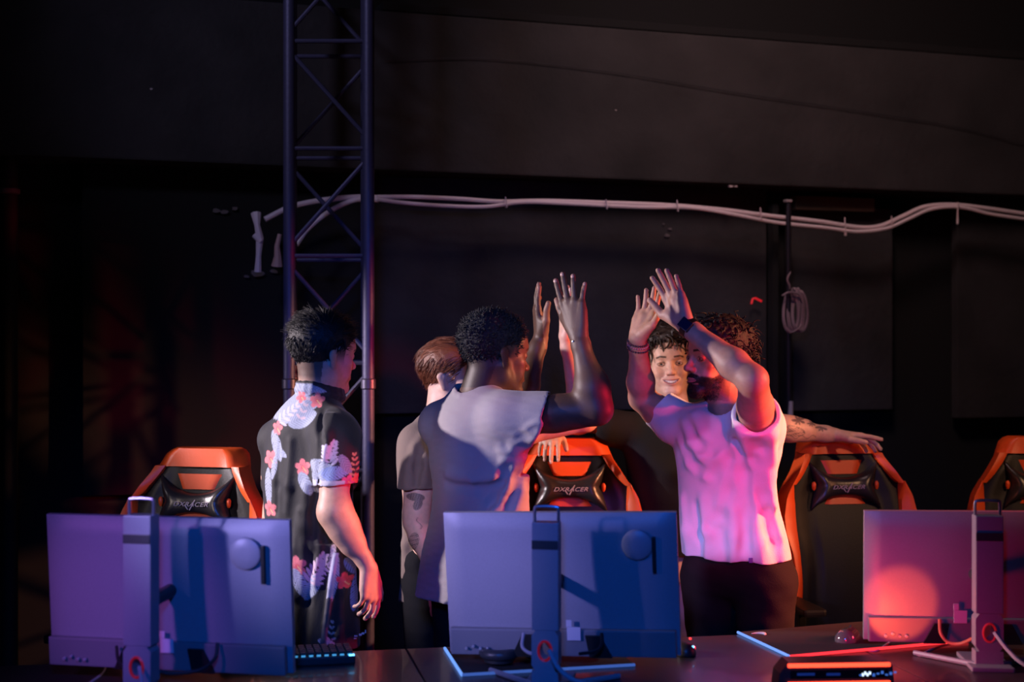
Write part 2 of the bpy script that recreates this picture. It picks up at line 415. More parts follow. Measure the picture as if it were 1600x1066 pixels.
# hair ---------------------------------------------------------------
def hairline(f, s=None, back=-.05, front=.07):
    return np.interp(f, [-.12,-.045,-.030,-.012,-.006,.025,.034,.05,.06,.1], [back,back+.0,-.03,-.02,.028,.034,.0,.03,front-.01,front])
def hair_cap(h, name, m, parent, t=.006, back=-.05, front=.07, vox=.003, lump=0, lf=220, top=.0, seed=1, cols=None):
    lo = h.c-.16; hi = h.c+.19; Fd = Field(lo, hi, vox)
    R = h.R; kk = h.k
    def f(X, Y, Z):
        dx, dy, dz = X-h.c[0], Y-h.c[1], Z-h.c[2]
        s, ff, u = [(dx*R[i][0]+dy*R[i][1]+dz*R[i][2])/kk for i in range(3)]
        tt = (t+.002)*np.clip((u-hairline(ff, None, back, front))/.03, .12, 1)+top*np.clip((u-.02)/.08, 0, 1)
        def el(c, r):
            r = np.array(r); q = [(s-c[0]), (ff-c[1]), (u-c[2])]
            k0 = np.sqrt(sum((q[i]/r[i])**2 for i in range(3))); k1 = np.sqrt(sum((q[i]/r[i]**2)**2 for i in range(3)))+1e-5
            return k0*(k0-1)/k1
        d = np.minimum(el((0,-.012,.042), (.076,.097,.082)), el((0,.03,.03), (.068,.066,.062)))-tt
        cut = (hairline(ff, None, back, front)-u)
        dd = np.maximum(d, cut*.8)
        if lump: 
            dd = dd-lump*(np.sin(s*lf+seed)*np.sin(ff*lf*1.1+2*seed)*np.sin(u*lf*.93+seed*3)+.5*np.sin(s*lf*2.1)*np.sin(ff*lf*1.9+1)*np.sin(u*lf*2.2))
        return dd*kk
    Fd.fn(lo, hi, f, 0)
    v, q = Fd.mesh(1)
    return mk(name, v, q, m, parent, world=True)
def strands(h, name, m, parent, n, length, rad, flow, back=-.05, front=.07, rise=.004, jit=.35, curl=0, seg=4, cf=None, top=0., seed=3, lift=None):
    """thin tapering locks rooted on the scalp, as ONE mesh. flow(s,f,u)->direction, length(s,f,u)->m"""
    r = np.random.RandomState(seed); mb_v = []; mb_f = []; cols = []; cnt = 0; made = 0
    while made < n and cnt < n*8:
        cnt += 1; dirv = r.normal(size=3); dirv /= np.linalg.norm(dirv)
        if dirv[2] < -.75: continue
        s, f, u = dirv*np.array([.076,.1,.085])+np.array([0,-.01,.04])
        if u < hairline(f, s, back, front)+r.normal()*.003: continue
        N = nrm(dirv/np.array([.076,.1,.085])); p = np.array([s,f,u])+N*(rise-.004+top*np.clip((u-.02)/.08, 0, 1))
        D = nrm(np.array(flow(s, f, u), float)); D = D-np.dot(D, N)*N*.9; L = length(s, f, u)*(1+.35*r.normal())
        if L <= .002: continue
        li = lift(s, f, u) if lift else .3
        D = nrm(nrm(D+1e-6)*(1-li)+N*li+r.normal(size=3)*jit*.5)
        a = nrm(np.cross(D, N)+1e-6); ph = r.uniform(0, 6.28); cur = curl*(.7+.6*r.rand())
        pts = []; q = p.copy(); dd = D.copy(); b = np.cross(D, a)
        for k in range(seg+1):
            t = k/seg; off = cur*(math.cos(ph+t*7)*a+math.sin(ph+t*7)*b) if curl else 0
            pts.append(q+off); q = q+dd*L/seg; dd = nrm(dd-N*.12*(1 if not curl else .4)+np.array([0,0,-.05]))
        base = len(mb_v); rr = rad*(.7+.6*r.rand())
        for k, pt in enumerate(pts):
            g = rr*(1-.8*(k/seg)**2) if not curl else rr*(1-.5*(k/seg)**3)
            for j in range(3):
                an = 2.094*j+k*.3; pw = pt+g*(math.cos(an)*a+math.sin(an)*b); mb_v.append(h.w(*pw))
        for k in range(seg):
            for j in range(3): mb_f.append((base+3*k+j, base+3*k+(j+1)%3, base+3*k+3+(j+1)%3, base+3*k+3+j))
        mb_f.append((base+3*seg, base+3*seg+1, base+3*seg+2)); made += 1
    return mk(name, np.array(mb_v), mb_f, m, parent, world=True)
def eye(h, q, parent, iris=(.12,.06,.03), look=(0,0)):
    c = (q*.032,.0755,.0005); R = np.array(h.R)
    M = h.R.T; mb = MB(); 
    prof = [(.0125*math.sin(a), -.0125*math.cos(a)) for a in np.linspace(.05, 3.09, 14)]
    # lathe axis local z -> head forward, tilted by look
    fz = nrm(h.R[1]+look[0]*h.R[0]+look[1]*h.R[2]); fx = nrm(np.cross(h.R[2], fz)); fy = np.cross(fz, fx)
    Mx = np.array([fx, fy, fz]).T*h.k
    e = mb.lathe(prof, h.w(*c), 18, Mx).build('eye', mat('eye_white', (.75,.72,.7), .15, coat=1), parent, True, True)
    a = MB().lathe([(.0062,.0108),(.0050,.0123),(.0001,.0126)], h.w(*c), 16, Mx).build('iris', mat('iris_%.2f' % iris[0], iris, .15, coat=1), e, True, True)
    MB().lathe([(.0026,.0124),(.0022,.0129),(.0001,.0130)], h.w(*c), 12, Mx).build('pupil', mat('pupil', (.003,.003,.003), .1), e, True, True)
def teeth(h, parent, wdt=.02, z=-.064, y=.0885, rise=.0):
    mb = MB()
    for i in range(8):
        t = (i-3.5)/3.5; mb.box(h.w(t*wdt, y-.006*t*t, z+rise*t*t), (wdt/3.6, .004, .0095), h.R.T, .0008)
    return mb.build('teeth', mat('teeth', (.80,.76,.70), .25), parent, False, True)
def whisker(h, name, m, parent, v, keep, n, L=.006, r=.0005, seed=5):
    """short hairs rooted on the chosen skin vertices, ONE mesh"""
    rr = np.random.RandomState(seed); I = np.nonzero(keep)[0]
    if len(I) == 0: return
    I = rr.choice(I, n); vs = []; fs = []
    for k in I:
        p = v[k]+rr.normal(size=3)*.0008; N = nrm(v[k]-h.w(0,.02,-.045)); d = nrm(N*.55-h.R[2]*.7+rr.normal(size=3)*.35); a = nrm(np.cross(d, N)); b_ = np.cross(d, a); o = len(vs); l = L*(.6+.8*rr.rand())
        for j in range(3): an = 2.094*j; vs.append(p+r*(math.cos(an)*a+math.sin(an)*b_))
        for j in range(3): an = 2.094*j; vs.append(p+d*l*.55+r*.8*(math.cos(an)*a+math.sin(an)*b_))
        vs.append(p+d*l-h.R[2]*l*.2)
        for j in range(3): fs += [(o+j, o+(j+1)%3, o+3+(j+1)%3, o+3+j), (o+3+j, o+3+(j+1)%3, o+6)]
    return mk(name, np.array(vs), fs, m, parent, world=True)
def paint_head(h, pts, base, lips=(.45,.14,.12), brows=(.03,.02,.015), beard=None, brow_t=.0045, stubble=None, mw=.024, lipz=0.):
    c = np.tile(np.array(base, float), (len(pts), 1)); L = h.loc(pts); s, f, u = L[:,0], L[:,1], L[:,2]
    near = (np.abs(s) < .1) & (f > -.11) & (f < .14) & (u > -.14) & (u < .15)
    def mixc(m, col): 
        m = np.clip(m, 0, 1)[:,None]*near[:,None]; c[:] = c*(1-m)+np.array(col)*m
    a = np.abs(s)
    mixc((np.exp(-((a-.045)/.02)**2-((u+.025)/.018)**2)*(f > .03))*.30, np.array(base)*np.array([1.25,.72,.7]))
    mixc((np.exp(-(s/.012)**2-((u+.032)/.012)**2)*(f > .09))*.3, np.array(base)*np.array([1.2,.75,.72]))
    lz = u+.0655-lipz*np.clip(a/mw, 0, 1)**2; lh = .0078*np.sqrt(np.clip(1-(a/mw)**2, 0, 1))+(.004 if lipz else 0)*(1-np.clip(a/mw, 0, 1)**2)
    mixc(np.clip((lh-np.abs(lz+.0008))/.0012, 0, 1)*(f > .074)*.85, lips)
    bz = .0245+.12*(a-.012)-np.clip(a-.036, 0, 1)*.5
    mixc(np.clip((brow_t-np.abs(u-bz))/.002, 0, 1)*np.clip((a-.012)/.003, 0, 1)*np.clip((.052-a)/.004, 0, 1)*(f > .045), brows)
    # lash line and lids
    mixc(np.clip((.0022-np.abs(np.abs(u-.000)-.0058*np.sqrt(np.clip(1-((a-.032)/.0145)**2, 0, 1))))/.001, 0, 1)*(np.abs(a-.032) < .015)*(f > .07)*.75, brows)
    if beard is not None:
        low = np.interp(f, [-.01,.02,.05,.08,.11], [.0,-.035,-.052,-.05,-.048])
        m = np.clip((low-u)/.006, 0, 1)*(f > -.004)*(u > -.125)
        lip = (np.abs(lz) < lh)*(f > .074)
        mous = np.clip((.0068-np.abs(u+.0485+a*.22+.25*np.clip(a-.024,0,1)))/.003, 0, 1)*np.clip((.034-a)/.004, 0, 1)*(f > .07)
        n = .5+.5*vnoise(L*700, 5)
        soul = 1-np.clip((.0035-np.abs(u+.0765))/.002, 0, 1)*np.clip((a-.006)/.004, 0, 1)*np.clip((.028-a)/.004, 0, 1)*(f > .07)*.7
        wgt = np.maximum(m*np.clip(.35+.65*np.clip((f-.01)/.05, 0, 1)+.25*(n-.5), 0, 1)*soul, mous)*(~lip); mixc(wgt, beard); h.beard_w = wgt*near
    if stubble is not None:
        m = np.clip((-.045-u)/.02, 0, 1)*(f > .01)*(u > -.12); mixc(m*.25, stubble)
    return c
def skinmat(name): return mat(name, rough=.48, attr='Col', noise=(60,.08), bump=(420,.10), sss=.12, spec=.45)

# ------------------------------------------------------------------ clothing bits shared by the people
def trousers(name, m, parent, D, hipL, hipR, zh, footL, footR, depth=.10, yc=None, thick=.085, knee=.05, fold=.004):
    """hipL/hipR, footL/footR: world x,y of each leg"""
    lo = (min(hipL[0],hipR[0],footL[0],footR[0])-.16, min(hipL[1],hipR[1],footL[1],footR[1])-.2, .02)
    hi = (max(hipL[0],hipR[0],footL[0],footR[0])+.16, max(hipL[1],hipR[1],footL[1],footR[1])+.2, zh+.12)
    Fd = Field(lo, hi, .008)
    c = (np.array(hipL)+np.array(hipR))/2
    hw = np.linalg.norm(np.array(hipL)-np.array(hipR))/2
    ax = nrm(np.r_[np.array(hipR)-np.array(hipL), 0])
    a = np.r_[c-ax[:2]*hw*.7, zh-.02]; b = np.r_[c+ax[:2]*hw*.7, zh-.02]
    Fd.cap(a, b, thick*1.15, thick*1.15, .02); Fd.cap(a+V(0,0,.08), b+V(0,0,.08), thick*1.02, thick*1.02, .03)
    for hp, ft in ((hipL, footL), (hipR, footR)):
        A = np.r_[hp, zh-.05]; B = np.r_[(np.array(hp)+np.array(ft))/2+V(0,-.02), .48]; E = np.r_[ft, .09]
        Fd.cap(A, B, thick*1.05, .068, .02); Fd.cap(B, E, .068, .058, .02)
        Fd.cap(E-V(0,0,.06), E+V(0,0,.0), .048, .045, .004, 's')
    Fd.fn(lo, hi, lambda X,Y,Z: (Z-(zh+.09))+0*X+0*Y, 0, 's') if False else None
    Fd.disp(lambda p: fold*vnoise(p*np.array([30,30,55]), 4))
    v, q = Fd.mesh(1); return mk(name, v, q, m, parent, world=True)
def shoe(parent, xy, dirv, m, ms):
    d = nrm(np.r_[dirv, 0]); c = np.r_[xy, 0.]
    Fd = Field(c-.24, c+V(.24,.24,.16), .008)
    Fd.cap(c-d*.06+V(0,0,.055), c+d*.15+V(0,0,.04), .042, .034, .01); Fd.cap(c-d*.05+V(0,0,.07), c-d*.03+V(0,0,.11), .042, .04, .02)
    Fd.cap(c+d*.02+V(0,0,.06), c+d*.1+V(0,0,.045), .042, .035, .01)
    Fd.cap(c+V(0,0,-.3), c+V(0,0,-.29), .3, .3, .004, 's')
    v, q = Fd.mesh(1); o = mk('shoe', v, q, m, parent, world=True)
    mb = MB(); s = np.cross(V(0,0,1), d); pts = []
    for i in range(20):
        g = 2*math.pi*i/20; pts.append(c+d*(.045+.145*math.cos(g))+s*.045*math.sin(g)*(1+.15*math.cos(g)))
    n = len(pts); mb.add([p+V(0,0,.002) for p in pts]+[p+V(0,0,.024) for p in pts], [tuple(range(n))[::-1], tuple(range(n, 2*n))]+[(i,(i+1)%n,(i+1)%n+n,i+n) for i in range(n)])
    mb.build('sole', ms, o, False, True); return o
def rows_px(rows, D):
    """(py, pxL, pxR, ycentre offset, halfdepth, shear) -> world rows"""
    o = []
    for py, xl, xr, dy, hd, sk in rows:
        Dc = D+dy; o.append((P(0,py,Dc)[2], P(xl,py,Dc)[0], P(xr,py,Dc)[0], Dc, hd, sk))
    return o
def nail_mesh(parent, nails, m, name='fingernail'):
    for c, up, f, r in nails:
        a = np.cross(up, f); Mx = np.array([a*r, f*r*1.25, up*r*.35]).T
        MB().lathe([(.98,0),(.8,.6),(.4,.9),(.01,1)], c, 8, Mx).build(name, m, parent, True, True)
FAB = lambda name, col, **k: mat(name, col, .85, bump=(300,.15), noise=(9,.06), sheen=.12 if col[0] > .1 else 0, spec=.5 if col[0] > .1 else .15, **k)

black_sole = mat('dark_rubber', (.02,.02,.02), .7)

# ================================================================== person 1: floral shirt, back to the camera
def flower_print(p):
    """tropical print laid out on the cloth: pale blue leaves, pink hibiscus, mauve fronds. p in world coords, front/back projected in the shirt's own x,z plane"""
    D = 4.36; x = p[:,0]/D*F_PX+800; y = 533-(p[:,2]-CAMZ)/D*F_PX
    c = np.tile(np.array([.018,.018,.021]), (len(p), 1))
    def put(m, col):
        m = np.clip(m, 0, 1)[:,None]; c[:] = c*(1-m)+np.array(col)*m
    nz = vnoise(np.c_[x*.55, y*.55, 0*x], 2)
    def leaf(cx, cy, L, W, ang, col=(.46,.52,.68), veins=True, cuts=True):
        a = math.radians(ang); u = (x-cx)*math.cos(a)+(y-cy)*math.sin(a); v = -(x-cx)*math.sin(a)+(y-cy)*math.cos(a)
        t = (u/L+1)/2; wv = W*np.sqrt(np.clip(np.sin(np.pi*np.clip(t, 0, 1)), 0, 1))*(1-.25*t)
        m = (wv-np.abs(v))/1.2
        if cuts: m = np.minimum(m, 6*np.abs(np.sin((u-np.abs(v)*.8)*.30))-.35+4*np.clip(.4*W-np.abs(v), 0, 1))
        m = np.where((t > 0) & (t < 1), m, -1)
        shade = .82+.18*np.sin((u-np.abs(v))*1.3)
        m2 = np.clip(m, 0, 1)[:,None]; c[:] = c*(1-m2)+(np.array(col)[None]*shade[:,None])*m2
        put(np.clip(1-np.abs(v)/.8, 0, 1)*(m > 0)*.5, (.3,.33,.5))
    def frond(cx, cy, L, ang, n=6, col=(.66,.50,.58), pl=16, w=2.6):
        a = math.radians(ang)
        for i in range(n):
            t = i/(n-1)
            for sgn in (-1, 1):
                bx = cx+L*t*math.cos(a); by = cy+L*t*math.sin(a); b = a+sgn*math.radians(62-36*t)
                l = pl*(1-.45*t); u = (x-bx)*math.cos(b)+(y-by)*math.sin(b); v = -(x-bx)*math.sin(b)+(y-by)*math.cos(b)
                tt = u/l; put(np.where((tt > 0) & (tt < 1), (w*np.sqrt(np.clip(np.sin(np.pi*np.clip(tt,0,1)), 0, 1))-np.abs(v))/.9, -1), col)
    def hib(cx, cy, r, ph=0., col=(.85,.22,.25)):
        dx, dy = x-cx, y-cy; rr = np.hypot(dx, dy); an = np.arctan2(dy, dx)+ph
        rad = r*(.62+.38*np.abs(np.cos(an*2.5)))
        m = (rad-rr)/1.1; m2 = np.clip(m, 0, 1)[:,None]
        k = (.75+.35*np.clip(rr/r, 0, 1)+.08*np.sin(an*25))[:,None]
        c[:] = c*(1-m2)+np.array(col)*k*m2
        put((r*.22-rr)/1., (.8,.1,.14)); u = dx*math.cos(.8)+dy*math.sin(.8); v = -dx*math.sin(.8)+dy*math.cos(.8)
        put(np.where((u > 0) & (u < r*.7), (1.-np.abs(v)), -1), (.9,.75,.3))
    PB = (.46,.52,.68)
    # yoke: big pale panel
    edge = 658+2.5*np.sin(x*.35)+1.5*np.sin(x*.9); top = 600+0*x; m = np.minimum(np.minimum((edge-y)/1.2, (488+3*np.sin(y*.3)-x)/1.2), (y-top)/1.2)
    m = np.minimum(m, 5*np.abs(np.sin((x*.62+y*.78)*.085+.5*np.sin(y*.12)))-.30); m = np.where(p[:,1] < 4.66, m, -1)
    m2 = np.clip(m, 0, 1)[:,None]; c[:] = c*(1-m2)+np.array([.46,.50,.66])*(.84+.16*np.sin((x*.8-y*.5)*1.2))[:,None]*m2
    leaf(447, 642, 30, 21, -38, PB, cuts=False); leaf(470, 655, 26, 17, -20, PB, cuts=False); leaf(477, 632, 17, 14, 10, PB, cuts=False)
    leaf(484, 609, 22, 7, 12, PB, cuts=False)
    frond(430, 662, 46, -42, 6, (.64,.58,.70), 15); hib(492, 627, 13, .3); hib(465, 622, 10, .9); frond(466, 655, 30, -70, 4, (.7,.55,.6), 10)
    # left side run
    leaf(424, 700, 26, 12, 70, PB); leaf(430, 708, 17, 8, 30, PB); hib(425, 672, 12, .2); hib(412, 722, 15, 1.); leaf(409, 770, 34, 9, 88, PB); leaf(420, 735, 20, 7, 100, PB); hib(412, 802, 14, .5)
    # centre flower
    hib(472, 731, 14, .4); leaf(477, 756, 20, 12, 62, PB); leaf(492, 763, 14, 8, 30, PB)
    # sleeve
    frond(523, 724, 26, -108, 6, (.72,.66,.82), 17, 3); frond(520, 712, 22, -70, 5, (.72,.66,.82), 14, 3)
    leaf(508, 728, 24, 15, 15, PB); leaf(528, 735, 26, 13, -10, (.36,.46,.85)); leaf(505, 745, 17, 9, 25, PB); leaf(545, 722, 17, 9, 60, (.4,.38,.6))
    hib(550, 748, 11, .1, (.85,.12,.3)); hib(562, 744, 9, .8, (.9,.2,.12)); frond(560, 740, 30, -95, 5, (.62,.45,.25), 11, 2)
    leaf(562, 780, 20, 8, 95, (.45,.38,.4))
    # lower back
    hib(463, 886, 17, .5); leaf(468, 915, 28, 13, 62, PB); leaf(487, 918, 26, 13, 118, PB); frond(484, 912, 44, -62, 7, (.66,.50,.58), 22, 3.6); frond(500, 890, 24, -20, 5, (.66,.5,.58), 14, 2.4)
    # front panel beyond the placket
    leaf(521, 905, 40, 10, 98, PB); leaf(520, 870, 26, 6, 95, (.75,.6,.7)); hib(538, 908, 14, .3, (.85,.08,.1)); leaf(556, 925, 34, 12, 100, (.2,.3,.75)); leaf(548, 888, 18, 9, 60, (.22,.3,.7))
    leaf(510, 1003, 14, 6, 10, (.8,.6,.62), cuts=False); frond(517, 1000, 26, -85, 4, (.6,.45,.42), 10, 2)
    return c*(1+.06*nz[:,None])

def person_floral():
    D = 4.5; root = empty('person', (P(482,0,D)[0], D, 0))
    tag(root, 'man in black floral short-sleeved shirt seen from behind, arm hanging beside the left monitor', 'person')
    skin = skinmat('skin')
    h = Head(P(505,556,D), 38, -3, 3, 1.0)
    wr = P(577,888,4.30); tip = P(582,972,4.3)
    Fd = Field((-.95,4.0,.04), (-.35,4.95,1.76), .0045, [(h.c-.12, h.c+.12, .0032)], (.6, .012))
    shR = P(524,684,4.35); shL = P(434,688,4.62)
    Fd.cap(P(495,648,D), shR, .055, .055, .04); Fd.cap(P(490,640,D), shL, .055, .055, .04)
    Fd.cap(P(485,680,D), P(482,900,D+.02), .10, .10, .05)
    SN = Fd.F.copy()
    sculpt_head(Fd, h); neck(Fd, h, P(500,628,D)+V(0,.0,0), .059)
    el = P(522,800,4.29); arm(Fd, shR, el, wr, (.050,.048,.042,.0235))
    Fd.cap(P(525,800,4.29), P(549,848,4.30), .050, .037, .03)
    W, nl = sculpt_hand(Fd, wr, (.08,-.05,-1), (-.75,.55,0), True, (14,20,24,28), .5, (1.,0), .98)
    arm(Fd, shL, P(432,800,4.68), P(424,890,4.62), (.05,.045,.044,.027)); sculpt_hand(Fd, P(417,890,4.62), (.1,-.1,-1), (.7,.5,0), False, (15,18,22,24))
    for x in (462, 512):
        Fd.cap(np.r_[P(x,0,D)[:2]+V(0,.04), .9], np.r_[P(x,0,D)[:2]+V(0,.04), .12], .07, .035, .03)
    v, q = Fd.mesh(1)
    c = paint_head(h, v, (.66,.40,.30), lips=(.5,.16,.14), brows=(.02,.015,.012))
    L = h.loc(v); fade = np.clip((L[:,2]+.098)/.035, 0, 1)*(L[:,1] < -.035)*(np.linalg.norm(L, axis=1) < .15); fade = np.maximum(fade, np.clip((L[:,2]+.02)/.03, 0, 1)*(np.abs(L[:,1]-.02) < .018)*(np.abs(L[:,0]) < .0765)*(np.abs(L[:,0]) > .05))
    c = c*(1-.8*fade[:,None])+np.array([.02,.017,.016])*.8*fade[:,None]
    body = mk('body', v, q, skin, root, world=True, cols=c)
    nail_mesh(body, nl, mat('nail', (.75,.5,.42), .3))
    for s in (-1, 1): eye(h, s, root, (.03,.015,.01))
    # hair
    hm = mat('black_hair', (.010,.009,.010), .5, bump=(300,.3), spec=.4)
    hair = hair_cap(h, 'hair', hm, root, .007, -.055, .075, .003, .0012, 170, top=.010)
    def flow(s, f, u): 
        return (s*2, -.6-f*4, -.9) if u < .06 and f < .03 else (.35+s*3, .2+.9*(f > .0)-.5*(f < -.03), .25)
    strands(h, 'hair_strands', hm, root, 5200, lambda s,f,u: .010+.022*np.clip((u+.0)/.09, 0, 1), .0013, flow, -.06, .072, .009, .4, top=.008, lift=lambda s,f,u: .10+.16*np.clip(u/.1, 0, 1))
    # shirt
    Fs = Field((-.98,4.05,.60), (-.36,4.95,1.55), .0035)
    Fs.loft(rows_px([(598,478,508,.0,.055,-.3),(612,468,518,.0,.068,-.3),(626,452,530,.0,.085,-.45),(640,436,543,.0,.095,-.6),(664,418,553,.0,.10,-.65),(700,410,556,.0,.115,-.6),(745,405,556,.0,.13,-.55),(800,408,556,.01,.13,-.5),(860,411,558,.01,.13,-.45),(930,413,562,.01,.135,-.4),(1016,413,566,.01,.14,-.4)], D), .01, e=2.3)
    Fs.merge(Fd, SN, .010)
    a = P(524,682,4.37); b = P(524,758,4.31); Fs.cap(a, b, .082, .066, .025)
    a2 = P(438,684,4.64); b2 = P(433,755,4.66); Fs.cap(a2, b2, .056, .055, .03)
    zc = P(0,757,4.3)[2]
    Fs.fn((-.75,4.1,1.0), (-.4,4.42,zc+.002), lambda X,Y,Z: np.maximum(Z-zc-.0+(X+.53)*-.1, np.sqrt((X-b[0])**2+(Y-b[1])**2)-.10)+0*Z, .002, 's') 
    Fs.cap(P(521,742,4.315), P(521,775,4.30), .048, .055, .004, 's')
    # re-add the torso under the sleeve cut
    Fs.loft(rows_px([(735,409,545,.02,.11,-.5),(800,409,548,.02,.118,-.5),(860,411,556,.02,.12,-.45),(1016,413,566,.01,.14,-.4)], D), .01, e=2.3)
    Fs.cap(P(503,580,D), P(500,613,D), .062, .058, .004, 's')
    # collar roll
    col = [P(500,617,D)+.067*V(math.cos(g),math.sin(g),0)+V(0,0,.010-.016*math.cos(g-.7)) for g in np.linspace(-3.6,2.3,17)]
    for i in range(16): Fs.cap(col[i]+V(0,0,.012), col[i+1]+V(0,0,.012), .009, .009, .004); Fs.cap(col[i]-V(0,0,.006), col[i+1]-V(0,0,.006), .013, .013, .006)
    # folds
    for pts, r in [([(512,650),(506,690),(500,740),(497,790)], .012), ([(521,650),(512,680),(505,715)], .008), ([(480,760),(478,820),(474,880),(470,930)], .012),
                   ([(455,690),(452,760),(450,800)], .009), ([(500,790),(496,850),(492,910)], .011), ([(470,800),(462,860),(460,930),(466,1000)], .010), ([(530,860),(534,920),(530,990)], .010)]:
        Fs.ridge(pts, r, 'u', .025, -.002)
    for pts, r in [([(505,640),(499,690),(492,745),(489,800),(490,860)], .008), ([(468,700),(466,780),(466,860)], .007), ([(486,870),(480,940),(478,1005)], .008), ([(435,690),(432,760),(431,800)], .007)]:
        Fs.ridge(pts, r, 's', .02, -.003)
    # open front edge (placket) standing proud
    Fs.ridge([(526,862),(519,900),(514,940),(508,975),(505,1003)], .010, 'u', .006, .0); Fs.ridge([(524,870),(516,920),(511,960),(508,1000)], .009, 'u', .006, .0)
    Fs.disp(lambda p: .0035*vnoise(p*np.array([34,34,16]), 3)+.0016*vnoise(p*np.array([80,80,50]), 6)*(p[:,2] < 1.2))
    # hem
    zb = P(0,1012,4.4)[2]
    Fs.fn((-1,4,.55), (-.3,5,zb+.03), lambda X,Y,Z: (Z-zb+.03*(X+.65)-.003*np.sin(X*60))+0*Y, .002, 's')
    v, q = Fs.mesh(1)
    cols = flower_print(v)
    sm = np.clip((.010-np.abs(v[:,2]-(zc+.006)))/.002, 0, 1)*(v[:,1] < 4.37)*(v[:,0] > -.605)*(v[:,0] < -.50)   # pale turned-up cuff
    cols = cols*(1-sm[:,None])+np.array([.62,.62,.72])*sm[:,None]
    # the front edge strip shows the pale facing
    ex = np.interp(CAMZ*0+533-(v[:,2]-CAMZ)/v[:,1]*F_PX, [862,900,940,975,1003], [525,519,514,509,505]); X = v[:,0]/v[:,1]*F_PX+800; Y = 533-(v[:,2]-CAMZ)/v[:,1]*F_PX
    m = np.clip((5.5-np.abs(X-ex))/1.5, 0, 1)*(Y > 864)*(v[:,1] < 4.5)
    cc = np.where(Y[:,None] < 935, np.array([.5,.52,.66]), np.array([.09,.09,.11])); cols = cols*(1-m[:,None])+cc*m[:,None]
    mk('shirt', v, q, mat('printed_cotton', rough=.75, attr='Col', bump=(260,.12), sheen=.1), root, world=True, cols=cols)
    tr = trousers('trousers', FAB('black_trouser_cloth', (.008,.008,.010)), root, D, P(462,0,4.56)[:2], P(520,0,4.48)[:2], .93, P(460,0,4.58)[:2], P(525,0,4.50)[:2])
    # small white print at the trouser pocket
    mb = MB()
    for i, (x, y, w_, h_) in enumerate([(556,994,5,2.2),(555,998,4,1.5),(563,992,4,3.),(567,990,4,3),(571,987,2,5)]):
        p = P(x, y, 4.36); mb.box(p, (w_*.002, .003, h_*.002), None, 0)
    mb.build('pocket_print', mat('white_print', (.7,.68,.72), .6), tr, False, True)
    sm_ = mat('black_shoe', (.02,.02,.022), .5)
    shoe(root, P(460,0,4.56)[:2], (.6,.8), sm_, black_sole); shoe(root, P(527,0,4.47)[:2], (.75,.65), sm_, black_sole)
person_floral()

